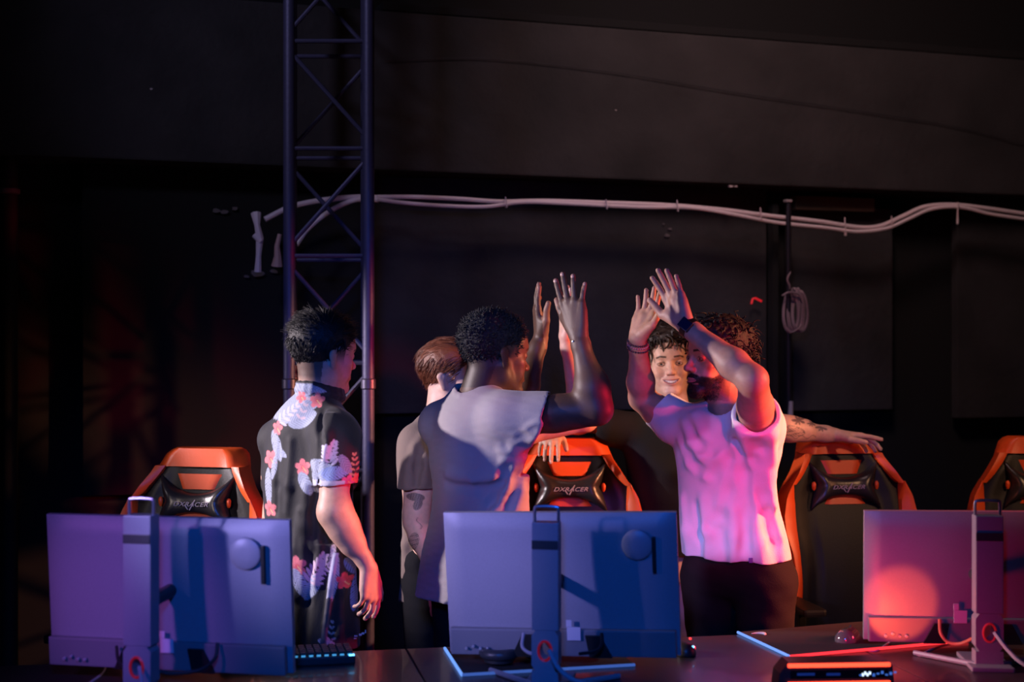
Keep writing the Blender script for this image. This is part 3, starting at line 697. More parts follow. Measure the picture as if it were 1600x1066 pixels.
# ================================================================== person 2: dark skinned man, mauve grey T-shirt, both hands up
def person_grey():
    D = 4.45; root = empty('person', (P(752,0,D)[0], D, 0))
    tag(root, 'man with short dark coily hair and grey T-shirt raising both hands, seen from behind', 'person')
    h = Head(P(773,556,D), 30, -4, -2, 1.04)
    Fd = Field((-.46,4.0,.04), (.40,5.06,1.92), .0045, [(h.c-.12, h.c+.12, .0032), (P(880,480,4.2)-.09, P(880,480,4.2)+.09, .0034)], (.7, .012))
    shR = P(800,656,4.33); shL = P(692,664,4.56)
    Fd.cap(P(745,645,D), shR, .06, .065, .04); Fd.cap(P(745,645,D), shL, .06, .06, .04)
    Fd.cap(P(745,680,D), P(735,900,D+.02), .105, .10, .05)
    SN = Fd.F.copy()
    sculpt_head(Fd, h); neck(Fd, h, P(748,628,D), .062)
    elR = P(933,640,4.25); wrR = P(903,521,4.28)
    arm(Fd, shR, elR, wrR, (.054,.050,.048,.026)); Fd.ell(P(885,642,4.27), (.08,.05,.047), None, .03)
    Fd.ell(P(926,612,4.26), (.046,.045,.07), None, .03)
    W1, n1 = sculpt_hand(Fd, wrR, (-.20,.05,.97), (.55,.83,.12), True, (3,2,3,8), 1.1, (.9,0), 1.06, thumb_curl=5)
    elL = P(812,632,4.80); wrL = P(845,528,4.86)
    arm(Fd, shL, elL, wrL, (.058,.047,.046,.027)); W2, n2 = sculpt_hand(Fd, wrL, (-.14,.0,.99), (.95,.12,.1), False, (6,8,10,12), 1., (1.05,.02), 1.06)
    for x, y in ((722,4.52), (770,4.42)):
        Fd.cap(np.r_[P(x,0,y)[0], y, .92], np.r_[P(x,0,y)[0], y, .12], .075, .037, .03)
    v, q = Fd.mesh(1)
    base = (.105,.055,.038)
    c = paint_head(h, v, base, lips=(.14,.05,.045), brows=(.01,.008,.007), beard=None)
    def palm(W, n, wr, lat):
        n_ = W(0,0,1)-W(0,0,0); n_ = nrm(n_); rel = v-wr; d_ = nrm(W(1,0,0)-W(0,0,0)); t_ = np.cross(n_, d_)
        k = ((rel @ n_) > .004) & (np.abs(rel @ d_-.08) < .12) & (np.abs(rel @ t_) < .09); c[k] = c[k]*.3+np.array([.36,.19,.13])*.7
    palm(W1, 1, wrR, 0); palm(W2, 1, wrL, 0)
    L = h.loc(v); sc = (L[:,2] > hairline(L[:,1], None, -.10, .07)) & (np.linalg.norm(L, axis=1) < .2) & (L[:,1] < .07) & (np.abs(L[:,0]) < .0775)
    c[sc] *= np.array([.45,.5,.55])
    body = mk('body', v, q, skinmat('skin'), root, world=True, cols=c)
    nail_mesh(body, n1+n2, mat('nail_dark', (.42,.24,.2), .3))
    for s in (-1, 1): eye(h, s, root, (.03,.015,.01))
    hm = mat('coily_hair', (.016,.016,.019), .75, bump=(500,.5))
    hair_cap(h, 'hair', hm, root, .006, -.012, .07, .0028, .0022, 330, top=.006)
    strands(h, 'hair_strands', hm, root, 3200, lambda s,f,u: .006+.006*np.clip((u-.0)/.06, 0, 1), .0016, lambda s,f,u: (0,0,1), -.02, .07, .009, .9, top=.005, curl=.0014, seg=3, lift=lambda s,f,u: .8)
    # T-shirt
    Fs = Field((-.50,4.0,.72), (.20,4.98,1.56), .0035)
    Fs.loft(rows_px([(600,712,778,.0,.06,-.4),(612,702,790,.0,.085,-.5),(626,690,800,.0,.10,-.6),(645,678,808,.0,.115,-.65),(680,669,820,.0,.125,-.6),(720,668,826,.0,.135,-.55),(770,674,827,.0,.14,-.5),(820,668,828,.0,.14,-.5),(870,656,830,.0,.14,-.45),(935,646,832,.0,.145,-.4)], D), .01, e=2.2)
    Fs.merge(Fd, SN, .010)
    a = P(792,656,4.34); b = P(858,656,4.29); Fs.cap(a, b, .088, .086, .03)
    Fs.cap(shL, P(728,655,4.68), .075, .08, .03)
    n_ = nrm(b-a); sl0 = P(846,652,4.29)
    # sleeve mouth
    Fs.fn(sl0-.18, sl0+.18, lambda X,Y,Z: -((X-sl0[0])*.94-(Z-sl0[2])*.34+(Y-sl0[1])*-.05)+0*X, .002, 's')
    Fs.cap(P(840,652,4.29), P(870,648,4.28), .056, .072, .004, 's')
    Fs.cap(P(742,580,D), P(746,618,D), .068, .066, .004, 's')
    for k in range(16):
        g0, g1 = [2*math.pi*t/16 for t in (k, k+1)]; ce = P(746,614,D)
        f = lambda g: ce+V(.070*math.cos(g), .070*math.sin(g), -.010*math.cos(g-2.2)*-1-.012*math.sin(g)*-1)
        Fs.cap(f(g0), f(g1), .008, .008, .006)
    # hanging drape from the raised arm
    for pts, r in [([(838,670),(820,690),(795,720),(775,760)], .012), ([(843,664),(828,678),(806,692),(785,703)], .009),
                   ([(828,690),(822,730),(812,770),(800,810)], .014), ([(812,720),(795,760),(770,800),(750,830)], .012), 
                    ([(700,740),(740,750),(780,745)], .005)]:
        Fs.ridge(pts, r, 'u', .03, -.003)
    for pts, r in [([(832,680),(810,704),(788,738),(768,780),(750,815)], .011), ([(840,668),(815,685),(790,698)], .008), ([(822,700),(812,745),(795,790)], .010),  ([(700,758),(750,766),(785,755)], .006)]:
        Fs.ridge(pts, r, 's', .025, -.004)
    Fs.disp(lambda p: .0016*vnoise(p*np.array([22,22,24]), 11)+.0014*vnoise(p*np.array([40,40,130]), 12))
    v, q = Fs.mesh(1); mk('t_shirt', v, q, FAB('mauve_grey_cotton', (.36,.325,.335)), root, world=True)
    trousers('trousers', FAB('black_denim', (.010,.010,.013)), root, D, P(718,0,4.53)[:2], P(775,0,4.43)[:2], .90, P(716,0,4.55)[:2], P(782,0,4.43)[:2], thick=.088)
    # fine chain bracelet and necklace
    gold = mat('gold', (.8,.6,.35), .3, 1)
    ax = nrm(wrR-elR); u_ = nrm(np.cross(ax, V(0,1,0))); w_ = np.cross(ax, u_); ce = wrR-ax*.025
    br = MB().tube([ce+.0285*(math.cos(g)*u_+math.sin(g)*w_)+ax*.008*math.cos(g) for g in np.linspace(0,6.28,25)[:-1]], .0012, 6, closed=True).build('bracelet', gold, root, True, True)
    MB().lathe([(.001,-.004),(.005,-.002),(.005,.002),(.001,.004)], ce-w_*.0+V(-.022,-.02,0), 10).build('charm', mat('silver', (.8,.8,.8), .25, 1), br, True, True)
    ce = P(757,604,D); MB().tube([ce+V(.0655*math.cos(g), .0655*math.sin(g)-.004, .010*math.cos(g-.3)) for g in np.linspace(0,6.28,40)[:-1]], .0014, 6, closed=True).build('necklace', mat('silver', (.8,.8,.8), .25, 1), root, True, True)
    sm_ = mat('black_shoe', (.02,.02,.022), .5)
    shoe(root, P(712,0,4.55)[:2], (.5,.85), sm_, black_sole); shoe(root, P(784,0,4.40)[:2], (.75,.65), sm_, black_sole)
person_grey()

# ------------------------------------------------------------------ tattoo drawing
def ink(c, v, fn, col=(.05,.045,.06)):
    m = np.clip(fn(v), 0, 1)[:,None]; c[:] = c*(1-m)+np.array(col)*m

# ================================================================== person 3: auburn hair, brown T-shirt
def person_auburn():
    D = 4.95; root = empty('person', (P(690,0,D)[0], D, 0))
    tag(root, 'man with auburn hair and brown T-shirt, tattooed arm hanging, standing behind the man in grey', 'person')
    h = Head(P(706,592,D), -14, -4, 0, 1.0)
    Fd = Field((-.52,4.6,.04), (.36,5.42,1.92), .0046, [(h.c-.12, h.c+.12, .0034), (P(650,820,4.78)-V(.05,.06,.13), P(650,820,4.78)+V(.05,.06,.13), .003)], (.6, .012))
    shR = P(655,700,4.84); shL = P(735,690,5.10)
    Fd.cap(P(692,675,D), shR, .055, .055, .04); Fd.cap(P(692,675,D), shL, .055, .055, .04); Fd.cap(P(690,720,D), P(688,920,D), .10, .10, .05)
    SN = Fd.F.copy()
    sculpt_head(Fd, h); neck(Fd, h, P(692,655,D), .058)
    elR = P(650,815,4.78); wrR = P(684,905,4.72); arm(Fd, shR, elR, wrR, (.052,.045,.042,.026))
    Fd.cap(P(655,770,4.79), P(652,800,4.78), .046, .044, .02)
    _, n1 = sculpt_hand(Fd, wrR, (.15,-.1,-1), (.1,1,0), True, (14,18,22,24))
    elL = P(915,656,5.12); wrL = P(884,525,5.05); arm(Fd, shL, elL, wrL, (.05,.046,.046,.026))
    _, n2 = sculpt_hand(Fd, wrL, (-.02,.1,.99), (.9,.3,0), False, (4,4,6,8))
    for x, y in ((672,4.88), (705,5.02)):
        Fd.cap(np.r_[P(x,0,y)[0], y, .9], np.r_[P(x,0,y)[0], y, .12], .07, .035, .03)
    v, q = Fd.mesh(1); c = paint_head(h, v, (.74,.47,.38), lips=(.6,.22,.2), brows=(.25,.1,.05))
    X = v[:,0]/v[:,1]*F_PX+800; Y = 533-(v[:,2]-CAMZ)/v[:,1]*F_PX; nearr = (v[:,1] < 4.83) & (X < 700) & (Y > 760)
    def moth(_):   # dark moth on the upper arm
        x = X-650; y = Y-780; a = math.radians(-25); u = x*math.cos(a)-y*math.sin(a); w_ = x*math.sin(a)+y*math.cos(a)
        m1 = 1-((u+2)/15)**2-((w_+3+.25*u)/7)**2; m2 = 1-((u-6)/7)**2-((w_-6)/11)**2; t = .75+.5*vnoise(np.c_[X,Y,0*X]*1.6, 3)
        return np.clip(np.maximum(m1, m2)*5, 0, 1)*t*nearr
    def por(_):
        x = X-645; y = Y-848; u = x*math.cos(.35)+y*math.sin(.35); w_ = -x*math.sin(.35)+y*math.cos(.35)
        m = 1-(u/16)**2*0-((u)/9)**2-(w_/17)**2; t = .45+1.0*vnoise(np.c_[X,Y,0*X]*1.8, 8)
        return np.clip(m*5, 0, 1)*np.clip(t+.3*(np.abs(m) < .25), 0, 1)*nearr
    def lines(_):
        x = X-655; y = Y-818; return np.clip(1-np.abs(x-4*np.sin(y*.3))/1.2, 0, 1)*(np.abs(y) < 9)*nearr*.8
    ink(c, v, moth); ink(c, v, por); ink(c, v, lines)
    body = mk('body', v, q, skinmat('skin'), root, world=True, cols=c)
    nail_mesh(body, n1+n2, mat('nail', (.75,.5,.42), .3))
    for s in (-1, 1): eye(h, s, root, (.1,.12,.15))
    hm = mat('auburn_hair', (.20,.062,.03), .42, bump=(300,.2))
    hair_cap(h, 'hair', hm, root, .007, -.055, .07, .003, .0008, 150, top=.01)
    def flow(s, f, u): return (-.0+s*2, -.8-.8*(f > 0), -1.0 if u < .08 else -.1)
    strands(h, 'hair_strands', hm, root, 4200, lambda s,f,u: .022+.02*np.clip(u/.1, 0, 1), .0011, flow, -.05, .07, .010, .16, top=.010, lift=lambda s,f,u: .06)
    Fs = Field((-.52,4.6,.70), (.0,5.35,1.48), .004)
    Fs.loft(rows_px([(640,668,716,.0,.06,.6),(650,655,730,.0,.085,.6),(668,638,745,.0,.1,.7),(700,628,752,.0,.12,.7),(740,630,752,.0,.125,.6),(800,632,752,.0,.12,.5),(860,630,752,.02,.12,.4),(933,625,752,.02,.13,.4)], D), .01, e=2.2)
    Fs.merge(Fd, SN, .010)
    a = P(654,695,4.83); b = P(652,772,4.79); Fs.cap(a, b, .070, .068, .03)
    zc = P(0,763,4.78)[2]
    Fs.fn((-.5,4.62,1.0), (-.2,4.86,zc+.002), lambda X,Y,Z: np.maximum(Z-zc, np.sqrt((X-b[0])**2+(Y-b[1])**2)-.085)+0*Z, .002, 's')
    Fs.cap(P(652,752,4.795), P(652,790,4.785), .048, .056, .004, 's')
    Fs.loft(rows_px([(745,632,735,.06,.09,.4),(800,633,735,.06,.09,.4),(860,631,752,.04,.10,.3),(936,625,752,.04,.11,.3)], D), .01, e=2.2)
    Fs.cap(P(693,615,D), P(693,655,D), .062, .060, .004, 's')
    for pts, r in [([(660,680),(650,700),(640,730),(636,760)], .009), ([(668,690),(664,720),(662,755)], .009), ([(636,800),(634,850),(632,900)], .009), ([(640,880),(645,905),(648,930)], .009)]: Fs.ridge(pts, r, 'u', .025, -.003)
    for pts, r in [([(655,700),(653,730),(650,758)], .008)]: Fs.ridge(pts, r, 's', .02, -.003)
    Fs.disp(lambda p: .004*vnoise(p*np.array([26,26,22]), 21))
    v, q = Fs.mesh(1); mk('t_shirt', v, q, FAB('brown_cotton', (.21,.155,.13)), root, world=True)
    trousers('trousers', FAB('black_denim', (.010,.010,.013)), root, D, P(665,0,4.90)[:2], P(715,0,5.02)[:2], .90, P(668,0,4.86)[:2], P(715,0,5.02)[:2])
    sm_ = mat('black_shoe', (.02,.02,.022), .5)
    shoe(root, P(668,0,4.84)[:2], (.9,-.3), sm_, black_sole); shoe(root, P(715,0,5.02)[:2], (.9,-.3), sm_, black_sole)
person_auburn()

# ================================================================== person 4: curly hair, smiling at the camera, leaning on two chairs
def person_curly():
    D = 5.52; root = empty('person', (P(1050,0,D)[0], D, 0))
    tag(root, 'smiling curly-haired man in black T-shirt with outstretched tattooed arm, hands on two gaming chairs', 'person')
    h = Head(P(1045,568,D), -93, 0, 3, 1.06)
    Fd = Field((-.02,4.95,.04), (1.56,5.78,1.72), .0048, [(h.c-.13, h.c+.13, .0022), (P(1250,680,5.4)-V(.11,.03,.06), P(1250,680,5.4)+V(.22,.03,.06), .0034)], (.8, .014))
    shR = P(990,676,D); shL = P(1112,678,D)
    Fd.cap(P(1052,660,D), shR, .055, .055, .04); Fd.cap(P(1052,655,D), shL, .055, .055, .04); Fd.cap(P(1052,700,D), P(1052,880,D), .11, .10, .05)
    SN = Fd.F.copy()
    sculpt_head(Fd, h, smile=True); neck(Fd, h, P(1052,640,D), .056)
    elR = P(921,657,5.50); wrR = P(862,672,5.40); arm(Fd, shR, elR, wrR, (.052,.046,.042,.028))
    _, n1 = sculpt_hand(Fd, wrR, (-.10,-.80,-.42), (.02,.40,-.9), True, (22,24,26,30), .8, (1,0), 1.0)
    elL = P(1205,668,5.38); wrL = P(1304,680,5.46); arm(Fd, shL, elL, wrL, (.053,.046,.045,.029))
    Fd.cap(P(1225,667,5.38), P(1255,672,5.41), .047, .042, .02)
    _, n2 = sculpt_hand(Fd, wrL, (.93,-.16,-.10), (-.12,-.30,-.94), False, (4,16,18,20), 1.6, (1.15,.04), 1.06, thumb_curl=0)
    for x in (1025, 1085): Fd.cap(np.r_[P(x,0,D)[:2], .9], np.r_[P(x,0,D)[:2], .12], .07, .035, .03)
    v, q = Fd.mesh(1); c = paint_head(h, v, (.66,.41,.31), lips=(.5,.17,.15), brows=(.05,.025,.016), brow_t=.0042, mw=.031, lipz=.011)
    X = v[:,0]/v[:,1]*F_PX+800; Y = 533-(v[:,2]-CAMZ)/v[:,1]*F_PX; fr = (v[:,1] < 5.42) & (X > 1208) & (Y > 640)
    def t1(_):
        u = (X-1235)/24; w_ = (Y-673-.15*(X-1235))/9; m = 1-u*u-w_*w_; t = .35+1.2*vnoise(np.c_[X,Y,0*X]*1.1, 5)
        return np.clip(m*6, 0, 1)*np.clip(t+.5*(m < .25), 0, 1)*fr
    def t2(_):
        o = 0
        for cx, cy, r in ((1248,657,12), (1284,668,11), (1268,662,8)):
            a = np.arctan2(Y-cy, X-cx); rr = np.hypot(X-cx, (Y-cy)*1.5); o = np.maximum(o, np.clip((r*(.35+.65*np.abs(np.sin(a*3.5)))-rr)/1.2, 0, 1))
        return o*fr*.8*(v[:,1] < 5.44)
    def t3(_): return np.clip(1-np.abs(Y-683-2.5*np.sin(X*.35))/1.1, 0, 1)*(X > 1235)*(X < 1275)*fr*.8
    for t in (t1, t2, t3): ink(c, v, t)
    body = mk('body', v, q, skinmat('skin'), root, world=True, cols=c)
    nail_mesh(body, n1+n2, mat('nail', (.75,.5,.42), .3)); teeth(h, root, .024, -.0645, .089, .008)
    for s in (-1, 1): eye(h, s, root, (.10,.06,.03))
    hm = mat('curly_brown_hair', (.030,.016,.010), .45, bump=(300,.3))
    hair_cap(h, 'hair', hm, root, .010, -.02, .080, .0035, .003, 150, top=.014)
    strands(h, 'curls', hm, root, 760, lambda s,f,u: .032+.020*np.clip(u/.1, 0, 1)-.010*(f > .05), .0052, lambda s,f,u: (s*6, f*3-.1, -.1 if f > .03 else -.3), .0, .082, .011, .8, curl=.0085, seg=11, lift=lambda s,f,u: .42)
    ring = mat('silver', (.8,.8,.8), .25, 1)
    MB().tube([wrL+V(.125,-.02,-.008)+.0115*V(0, math.cos(g), math.sin(g)) for g in np.linspace(0,6.28,17)[:-1]], .002, 6, closed=True).build('ring', ring, root, True, True)
    Fs = Field((.20,5.15,.80), (1.14,5.80,1.46), .006)
    Fs.loft(rows_px([(640,1022,1085,.0,.06,0),(655,1000,1105,.0,.09,0),(680,978,1128,.0,.11,0),(740,980,1125,.0,.13,0),(820,984,1124,.0,.13,0),(885,980,1124,.0,.135,0)], D), .01, e=2.3)
    Fs.merge(Fd, SN, .010)
    Fs.cap(shR, P(948,668,5.48), .078, .074, .03); Fs.cap(shL, P(1165,672,5.43), .078, .074, .03)
    Fs.cap(P(940,664,5.48), P(915,660,5.48), .055, .075, .004, 's'); Fs.cap(P(1172,670,5.41), P(1200,670,5.38), .055, .075, .004, 's')
    Fs.cap(P(1050,600,D), P(1050,652,D), .064, .062, .004, 's')
    Fs.disp(lambda p: .005*vnoise(p*np.array([22,22,20]), 31))
    v, q = Fs.mesh(1); mk('t_shirt', v, q, FAB('black_cotton', (.012,.012,.013)), root, world=True)
    trousers('jeans', FAB('pale_grey_denim', (.42,.42,.46)), root, D, P(1025,0,D)[:2], P(1085,0,D)[:2], .90, P(1022,0,D)[:2], P(1090,0,D)[:2], thick=.095, fold=.007)
    sm_ = mat('black_shoe', (.02,.02,.022), .5)
    shoe(root, P(1022,0,D)[:2], (-.2,-1), sm_, black_sole); shoe(root, P(1090,0,D)[:2], (.2,-1), sm_, black_sole)
person_curly()

# ================================================================== person 5: bearded man, white T-shirt
def person_white():
    D = 4.6; root = empty('person', (P(1145,0,D)[0], D, 0))
    tag(root, 'bearded man in loose white T-shirt and black trousers raising both hands for a high five', 'person')
    h = Head(P(1122,563,D), 205, 3, 0, 1.04)
    Fd = Field((.32,4.0,.04), (1.0,4.95,1.88), .0042, [(h.c-.125, h.c+.125, .0022), (P(1050,475,4.35)-.09, P(1050,475,4.35)+.09, .0032)], (.7, .012))
    shR = P(1053,664,4.70); shL = P(1184,672,4.46)
    Fd.cap(P(1140,665,D), shR, .055, .055, .04); Fd.cap(P(1145,655,D), shL, .06, .06, .04); Fd.cap(P(1140,700,D), P(1145,815,D), .11, .10, .05)
    SN = Fd.F.copy()
    sculpt_head(Fd, h, mouth_open=.0015); neck(Fd, h, P(1143,640,D), .060)
    elL = P(1176,594,4.20); wrL = P(1070,507,4.34)
    arm(Fd, shL, elL, wrL, (.056,.048,.046,.027)); W1, n1 = sculpt_hand(Fd, wrL, (-.36,.12,.93), (-.72,-.68,-.15), False, (5,4,4,4), .95, (1.15,.0), 1.06, thumb_curl=5)
    elR = P(1003,622,4.74); wrR = P(996,530,4.62)
    arm(Fd, shR, elR, wrR, (.052,.046,.044,.027)); W2, n2 = sculpt_hand(Fd, wrR, (.32,.05,.95), (-.70,-.72,.15), True, (5,6,8,10), .6, (1.05,.0), 1.0)
    for x, y in ((1115,4.64), (1185,4.55)): Fd.cap(np.r_[P(x,0,y)[0], y, .9], np.r_[P(x,0,y)[0], y, .12], .075, .035, .03)
    v, q = Fd.mesh(1)
    c = paint_head(h, v, (.46,.25,.17), lips=(.42,.15,.13), brows=(.012,.009,.008), beard=(.022,.014,.011))
    body = mk('body', v, q, skinmat('skin'), root, world=True, cols=c)
    nail_mesh(body, n1+n2, mat('nail', (.75,.5,.42), .3)); teeth(h, root, .014, -.0645, .0895); whisker(h, 'beard', mat('beard_hair', (.012,.008,.007), .6), root, v, h.beard_w > .55, 2600, .0055, .0005)
    for s in (-1, 1): eye(h, s, root, (.09,.06,.03))
    hm = mat('black_curly_hair', (.006,.005,.005), .65, bump=(300,.3), spec=.3)
    hair_cap(h, 'hair', hm, root, .008, -.045, .07, .0035, .003, 200, top=.012)
    strands(h, 'curls', hm, root, 620, lambda s,f,u: .026+.016*np.clip(u/.1, 0, 1), .0030, lambda s,f,u: (s*6, f*5, -.2), -.03, .07, .009, .9, curl=.006, seg=9, lift=lambda s,f,u: .45)
    strands(h, 'beard', hm, root, 1, lambda s,f,u: .01, .001, lambda s,f,u: (0,0,-1), seg=2) if False else None
    # loose white T-shirt
    Fs = Field((.42,4.2,.80), (.98,4.95,1.53), .0035)
    Fs.loft(rows_px([(624,1108,1176,.0,.05,-.5),(634,1080,1190,.0,.085,-.6),(644,1056,1200,.0,.10,-.65),(660,1048,1209,.0,.115,-.7),(700,1056,1213,.0,.13,-.6),(740,1062,1206,.0,.135,-.5),(780,1064,1209,.0,.135,-.45),(830,1066,1222,.0,.14,-.4),(862,1069,1229,.0,.14,-.4),(892,1071,1232,.0,.14,-.4)], D), .01, e=2.15)
    Fs.merge(Fd, SN, .010)
    # far sleeve
    Fs.cap(P(1058,655,4.72), P(1032,640,4.73), .064, .067, .03)
    b = P(1030,640,4.73); ax = nrm(P(1003,622,4.74)-shR)
    Fs.fn(b-.13, b+.13, lambda X,Y,Z: -((X-b[0])*ax[0]+(Y-b[1])*ax[1]+(Z-b[2])*ax[2]-.004)+0*X, .002, 's')
    Fs.cap(b-ax*.03, b+ax*.05, .053, .058, .004, 's')
    Fs.cap(P(1048,650,4.72), P(1056,668,4.71), .055, .05, .02)
    # near sleeve: opening faces the camera
    a = P(1186,664,4.46); b = P(1180,640,4.34); ax = nrm(elL-shL); Fs.cap(a, shL+ax*.10, .080, .076, .03)
    m0 = shL+ax*.105
    Fs.fn(m0-.15, m0+.15, lambda X,Y,Z: -((X-m0[0])*ax[0]+(Y-m0[1])*ax[1]+(Z-m0[2])*ax[2])+0*X, .002, 's')
    Fs.cap(m0-ax*.05, m0+ax*.08, .060, .066, .004, 's')
    Fs.cap(P(1146,596,D+.02), P(1137,638,D-.035), .066, .064, .004, 's')
    for k in range(18):
        g0, g1 = [2*math.pi*t/18 for t in (k, k+1)]; ce = P(1142,641,D-.015); f = lambda g: ce+V(.069*math.cos(g), .068*math.sin(g), .024*math.sin(g)+.014*math.cos(g))
        Fs.cap(f(g0), f(g1), .009, .009, .006)
    for pts, r in [([(1070,660),(1082,690),(1098,712),(1120,705),(1140,688),(1155,668)], .011), ([(1064,690),(1080,722),(1105,738),(1130,720),(1150,698)], .012), ([(1160,680),(1172,720),(1182,770),(1180,830)], .014), ([(1172,672),(1188,710),(1196,760)], .012),
                   ([(1150,700),(1142,745),(1132,790),(1118,815)], .010), ([(1185,740),(1196,790),(1214,840)], .013), ([(1068,780),(1074,830),(1078,875)], .010), ([(1100,780),(1104,830),(1106,880)], .010), ([(1148,800),(1150,840),(1146,880)], .010), ([(1205,700),(1203,740),(1208,790)], .010), ([(1170,800),(1186,850),(1190,885)], .012),
                   ([(1085,650),(1094,680),(1104,695)], .010), ([(1200,640),(1206,680),(1208,720)], .009)]:
        Fs.ridge(pts, r, 'u', .035, -.003)
    for pts, r in [([(1078,668),(1092,696),(1110,702),(1132,688)], .009), ([(1066,704),(1086,732),(1110,740),(1140,712)], .010), ([(1150,690),(1162,740),(1166,800),(1164,860)], .012), ([(1140,720),(1136,770),(1122,808),(1108,822)], .010), ([(1178,720),(1190,775),(1204,830)], .010), ([(1086,790),(1092,840),(1092,880)], .009), ([(1124,830),(1130,880)], .009), ([(1200,800),(1212,850),(1216,880)], .009)]:
        Fs.ridge(pts, r, 's', .03, -.004)
    Fs.disp(lambda p: .0022*vnoise(p*np.array([22,22,12]), 41)+.0006*vnoise(p*np.array([70,70,60]), 44))
    zb = P(0,880,4.46)[2]
    Fs.fn((.4,4.1,.7), (1.0,5,zb+.04), lambda X,Y,Z: (Z-zb-.004*np.sin(X*45)-.08*(X-.6)*0)+0*Y, .002, 's')
    Fs.cap(P(1146,905,D), P(1146,888,D), .11, .10, .004, 's')
    v, q = Fs.mesh(1); ts = mk('t_shirt', v, q, FAB('white_cotton', (.78,.76,.77)), root, world=True)
    MB().box(P(1173,876,4.445), (.012,.003,.016), None, .001).build('hem_label', mat('label_violet', (.18,.10,.35), .6), ts, False, True)
    tr = trousers('trousers', FAB('black_brown_denim', (.018,.013,.012)), root, D, P(1112,0,4.66)[:2], P(1196,0,4.54)[:2], .90, P(1112,0,4.70)[:2], P(1190,0,4.56)[:2], thick=.098)
    # black watch, beaded bracelets
    ax = nrm(elL-wrL); ce = wrL+ax*.018; u_ = nrm(np.cross(ax, V(0,0,1))); w_ = np.cross(ax, u_); blk = mat('black_silicone', (.008,.008,.010), .35)
    mb = MB()
    ring_ = lambda rr, o: [ce+ax*o+rr*(math.cos(g)*u_+math.sin(g)*w_) for g in np.linspace(0,2*math.pi,25)[:-1]]
    vs = []; fs = []
    for rr, o in ((.030,-.011),(.0335,-.0105),(.0335,.0105),(.030,.011)): vs += ring_(rr, o)
    for j in range(4):
        for k in range(24): fs.append((j*24+k, j*24+(k+1)%24, ((j+1)%4)*24+(k+1)%24, ((j+1)%4)*24+k))
    wt = mb.add(vs, fs).build('watch', blk, root, True, True)
    dirn = nrm(V(-.5,-.8,.35)-np.dot(V(-.5,-.8,.35), ax)*ax); s_ = np.cross(ax, dirn); Mx = np.array([s_, ax, dirn]).T
    MB().box(ce+dirn*.036, (.034,.040,.011), Mx, .004).build('watch_case', blk, wt, True, True)
    MB().box(ce+dirn*.0423, (.028,.034,.001), Mx, .0003).build('watch_face', mat('watch_glass', (.01,.015,.04), .05, coat=1), wt, True, True)
    axr = nrm(wrR-elR); u_ = nrm(np.cross(axr, V(0,1,0))); w_ = np.cross(axr, u_)
    for o, r0, nm, mm in ((-.004,.0315,'bead_bracelet',mat('dark_beads', (.015,.015,.03), .2, coat=1)), (-.026,.034,'bead_bracelet',mat('dark_beads', (.015,.015,.03), .2, coat=1)), (-.014,.032,'bead_bracelet',mat('rose_beads', (.4,.2,.22), .3))):
        mb = MB(); N = 26
        for k in range(N):
            g = 2*math.pi*k/N; p = wrR+axr*(o-.006+.006*math.cos(g))+r0*(math.cos(g)*u_+math.sin(g)*w_); mb.lathe([(.0005,-.0038),(.0032,-.002),(.0038,0),(.0032,.002),(.0005,.0038)], p, 8)
        mb.build(nm, mm, root, True, True)
    sm_ = mat('black_shoe', (.02,.02,.022), .5)
    shoe(root, P(1110,0,4.66)[:2], (-.65,-.7), sm_, black_sole); shoe(root, P(1190,0,4.52)[:2], (-.65,-.7), sm_, black_sole)
person_white()

# ================================================================== the room
wall_m = mat('black_painted_wall', (.030,.026,.027), .9, noise=(3,.35), bump=(30,.4))
wall_d = mat('black_recess_shade', (.006,.0055,.006), .95)  # near-black wall colour; on the left side it stands in for shade
def wally(x): return 6.2+.34*x
def WP(px, py, off=0.):
    """point on the back wall plane seen at a pixel, off metres in front"""
    k = (px-800)/F_PX; D = (6.2-off)/(1-.34*k); return P(px, py, D)
wd = nrm(V(1,.34,0)); wn = V(wd[1], -wd[0], 0)     # along the wall, out of the wall
Mw = np.array([wd, -wn, V(0,0,1)]).T                # local x along wall, y into wall
def wallbox(mb, px0, px1, z0, z1, th, back=0.):
    a = WP(px0, 533); b = WP(px1, 533); c = (a+b)/2; c[2] = (z0+z1)/2
    L = np.linalg.norm((b-a)[:2]); return mb.box(c+wn*(th/2-back), (L, th, z1-z0), Mw, .004)
def struct(o): o['kind'] = 'structure'; return o
c0 = V(0,6.2,0)
struct(MB().box(c0+wd*1.0-wn*.2+V(0,0,2.1), (11, .12, 4.3), Mw).build('wall_back', wall_d))
struct(MB().box(c0+wd*1.0-wn*.2+wn*.10+V(0,0,2.66), (10.9, .44, .66), Mw, .01).build('trim_1', wall_m))      # big downstand beam
struct(MB().box(V(0.5,4.5,-.05), (11,11,.1)).build('floor', mat('dark_floor', (.02,.018,.02), .6, noise=(4,.3))))
struct(MB().box(V(0.5,4.5,4.25), (11,11,.1)).build('ceiling', mat('black_ceiling', (.008,.008,.008), .95)))
struct(MB().box(V(-3.4,4.4,2.1), (.1,7.5,4.3)).build('wall_left', wall_d))
# recessed panels of the wall below the beam
for i, (a, b, z0, z1) in enumerate([(588,1206,1.31,2.33),(1243,1404,1.29,2.26),(1506,1700,1.24,2.33),(130,585,1.0,2.33)]):
    mb = MB(); wallbox(mb, a, b, z0, z1, .05, .10); struct(mb.build('trim_%d' % (i+2), wall_m if i < 3 else wall_d))  # last panel takes the darker colour to paint in the left side's shade
mb = MB(); wallbox(mb, 1242, 1365, 2.235, 2.30, .06, .05); struct(mb.build('trim_6', mat('brown_batten', (.10,.055,.035), .8)))
mb = MB(); wallbox(mb, 588, 1750, 2.995, 3.03, .16, .05); struct(mb.build('trim_7', wall_d))
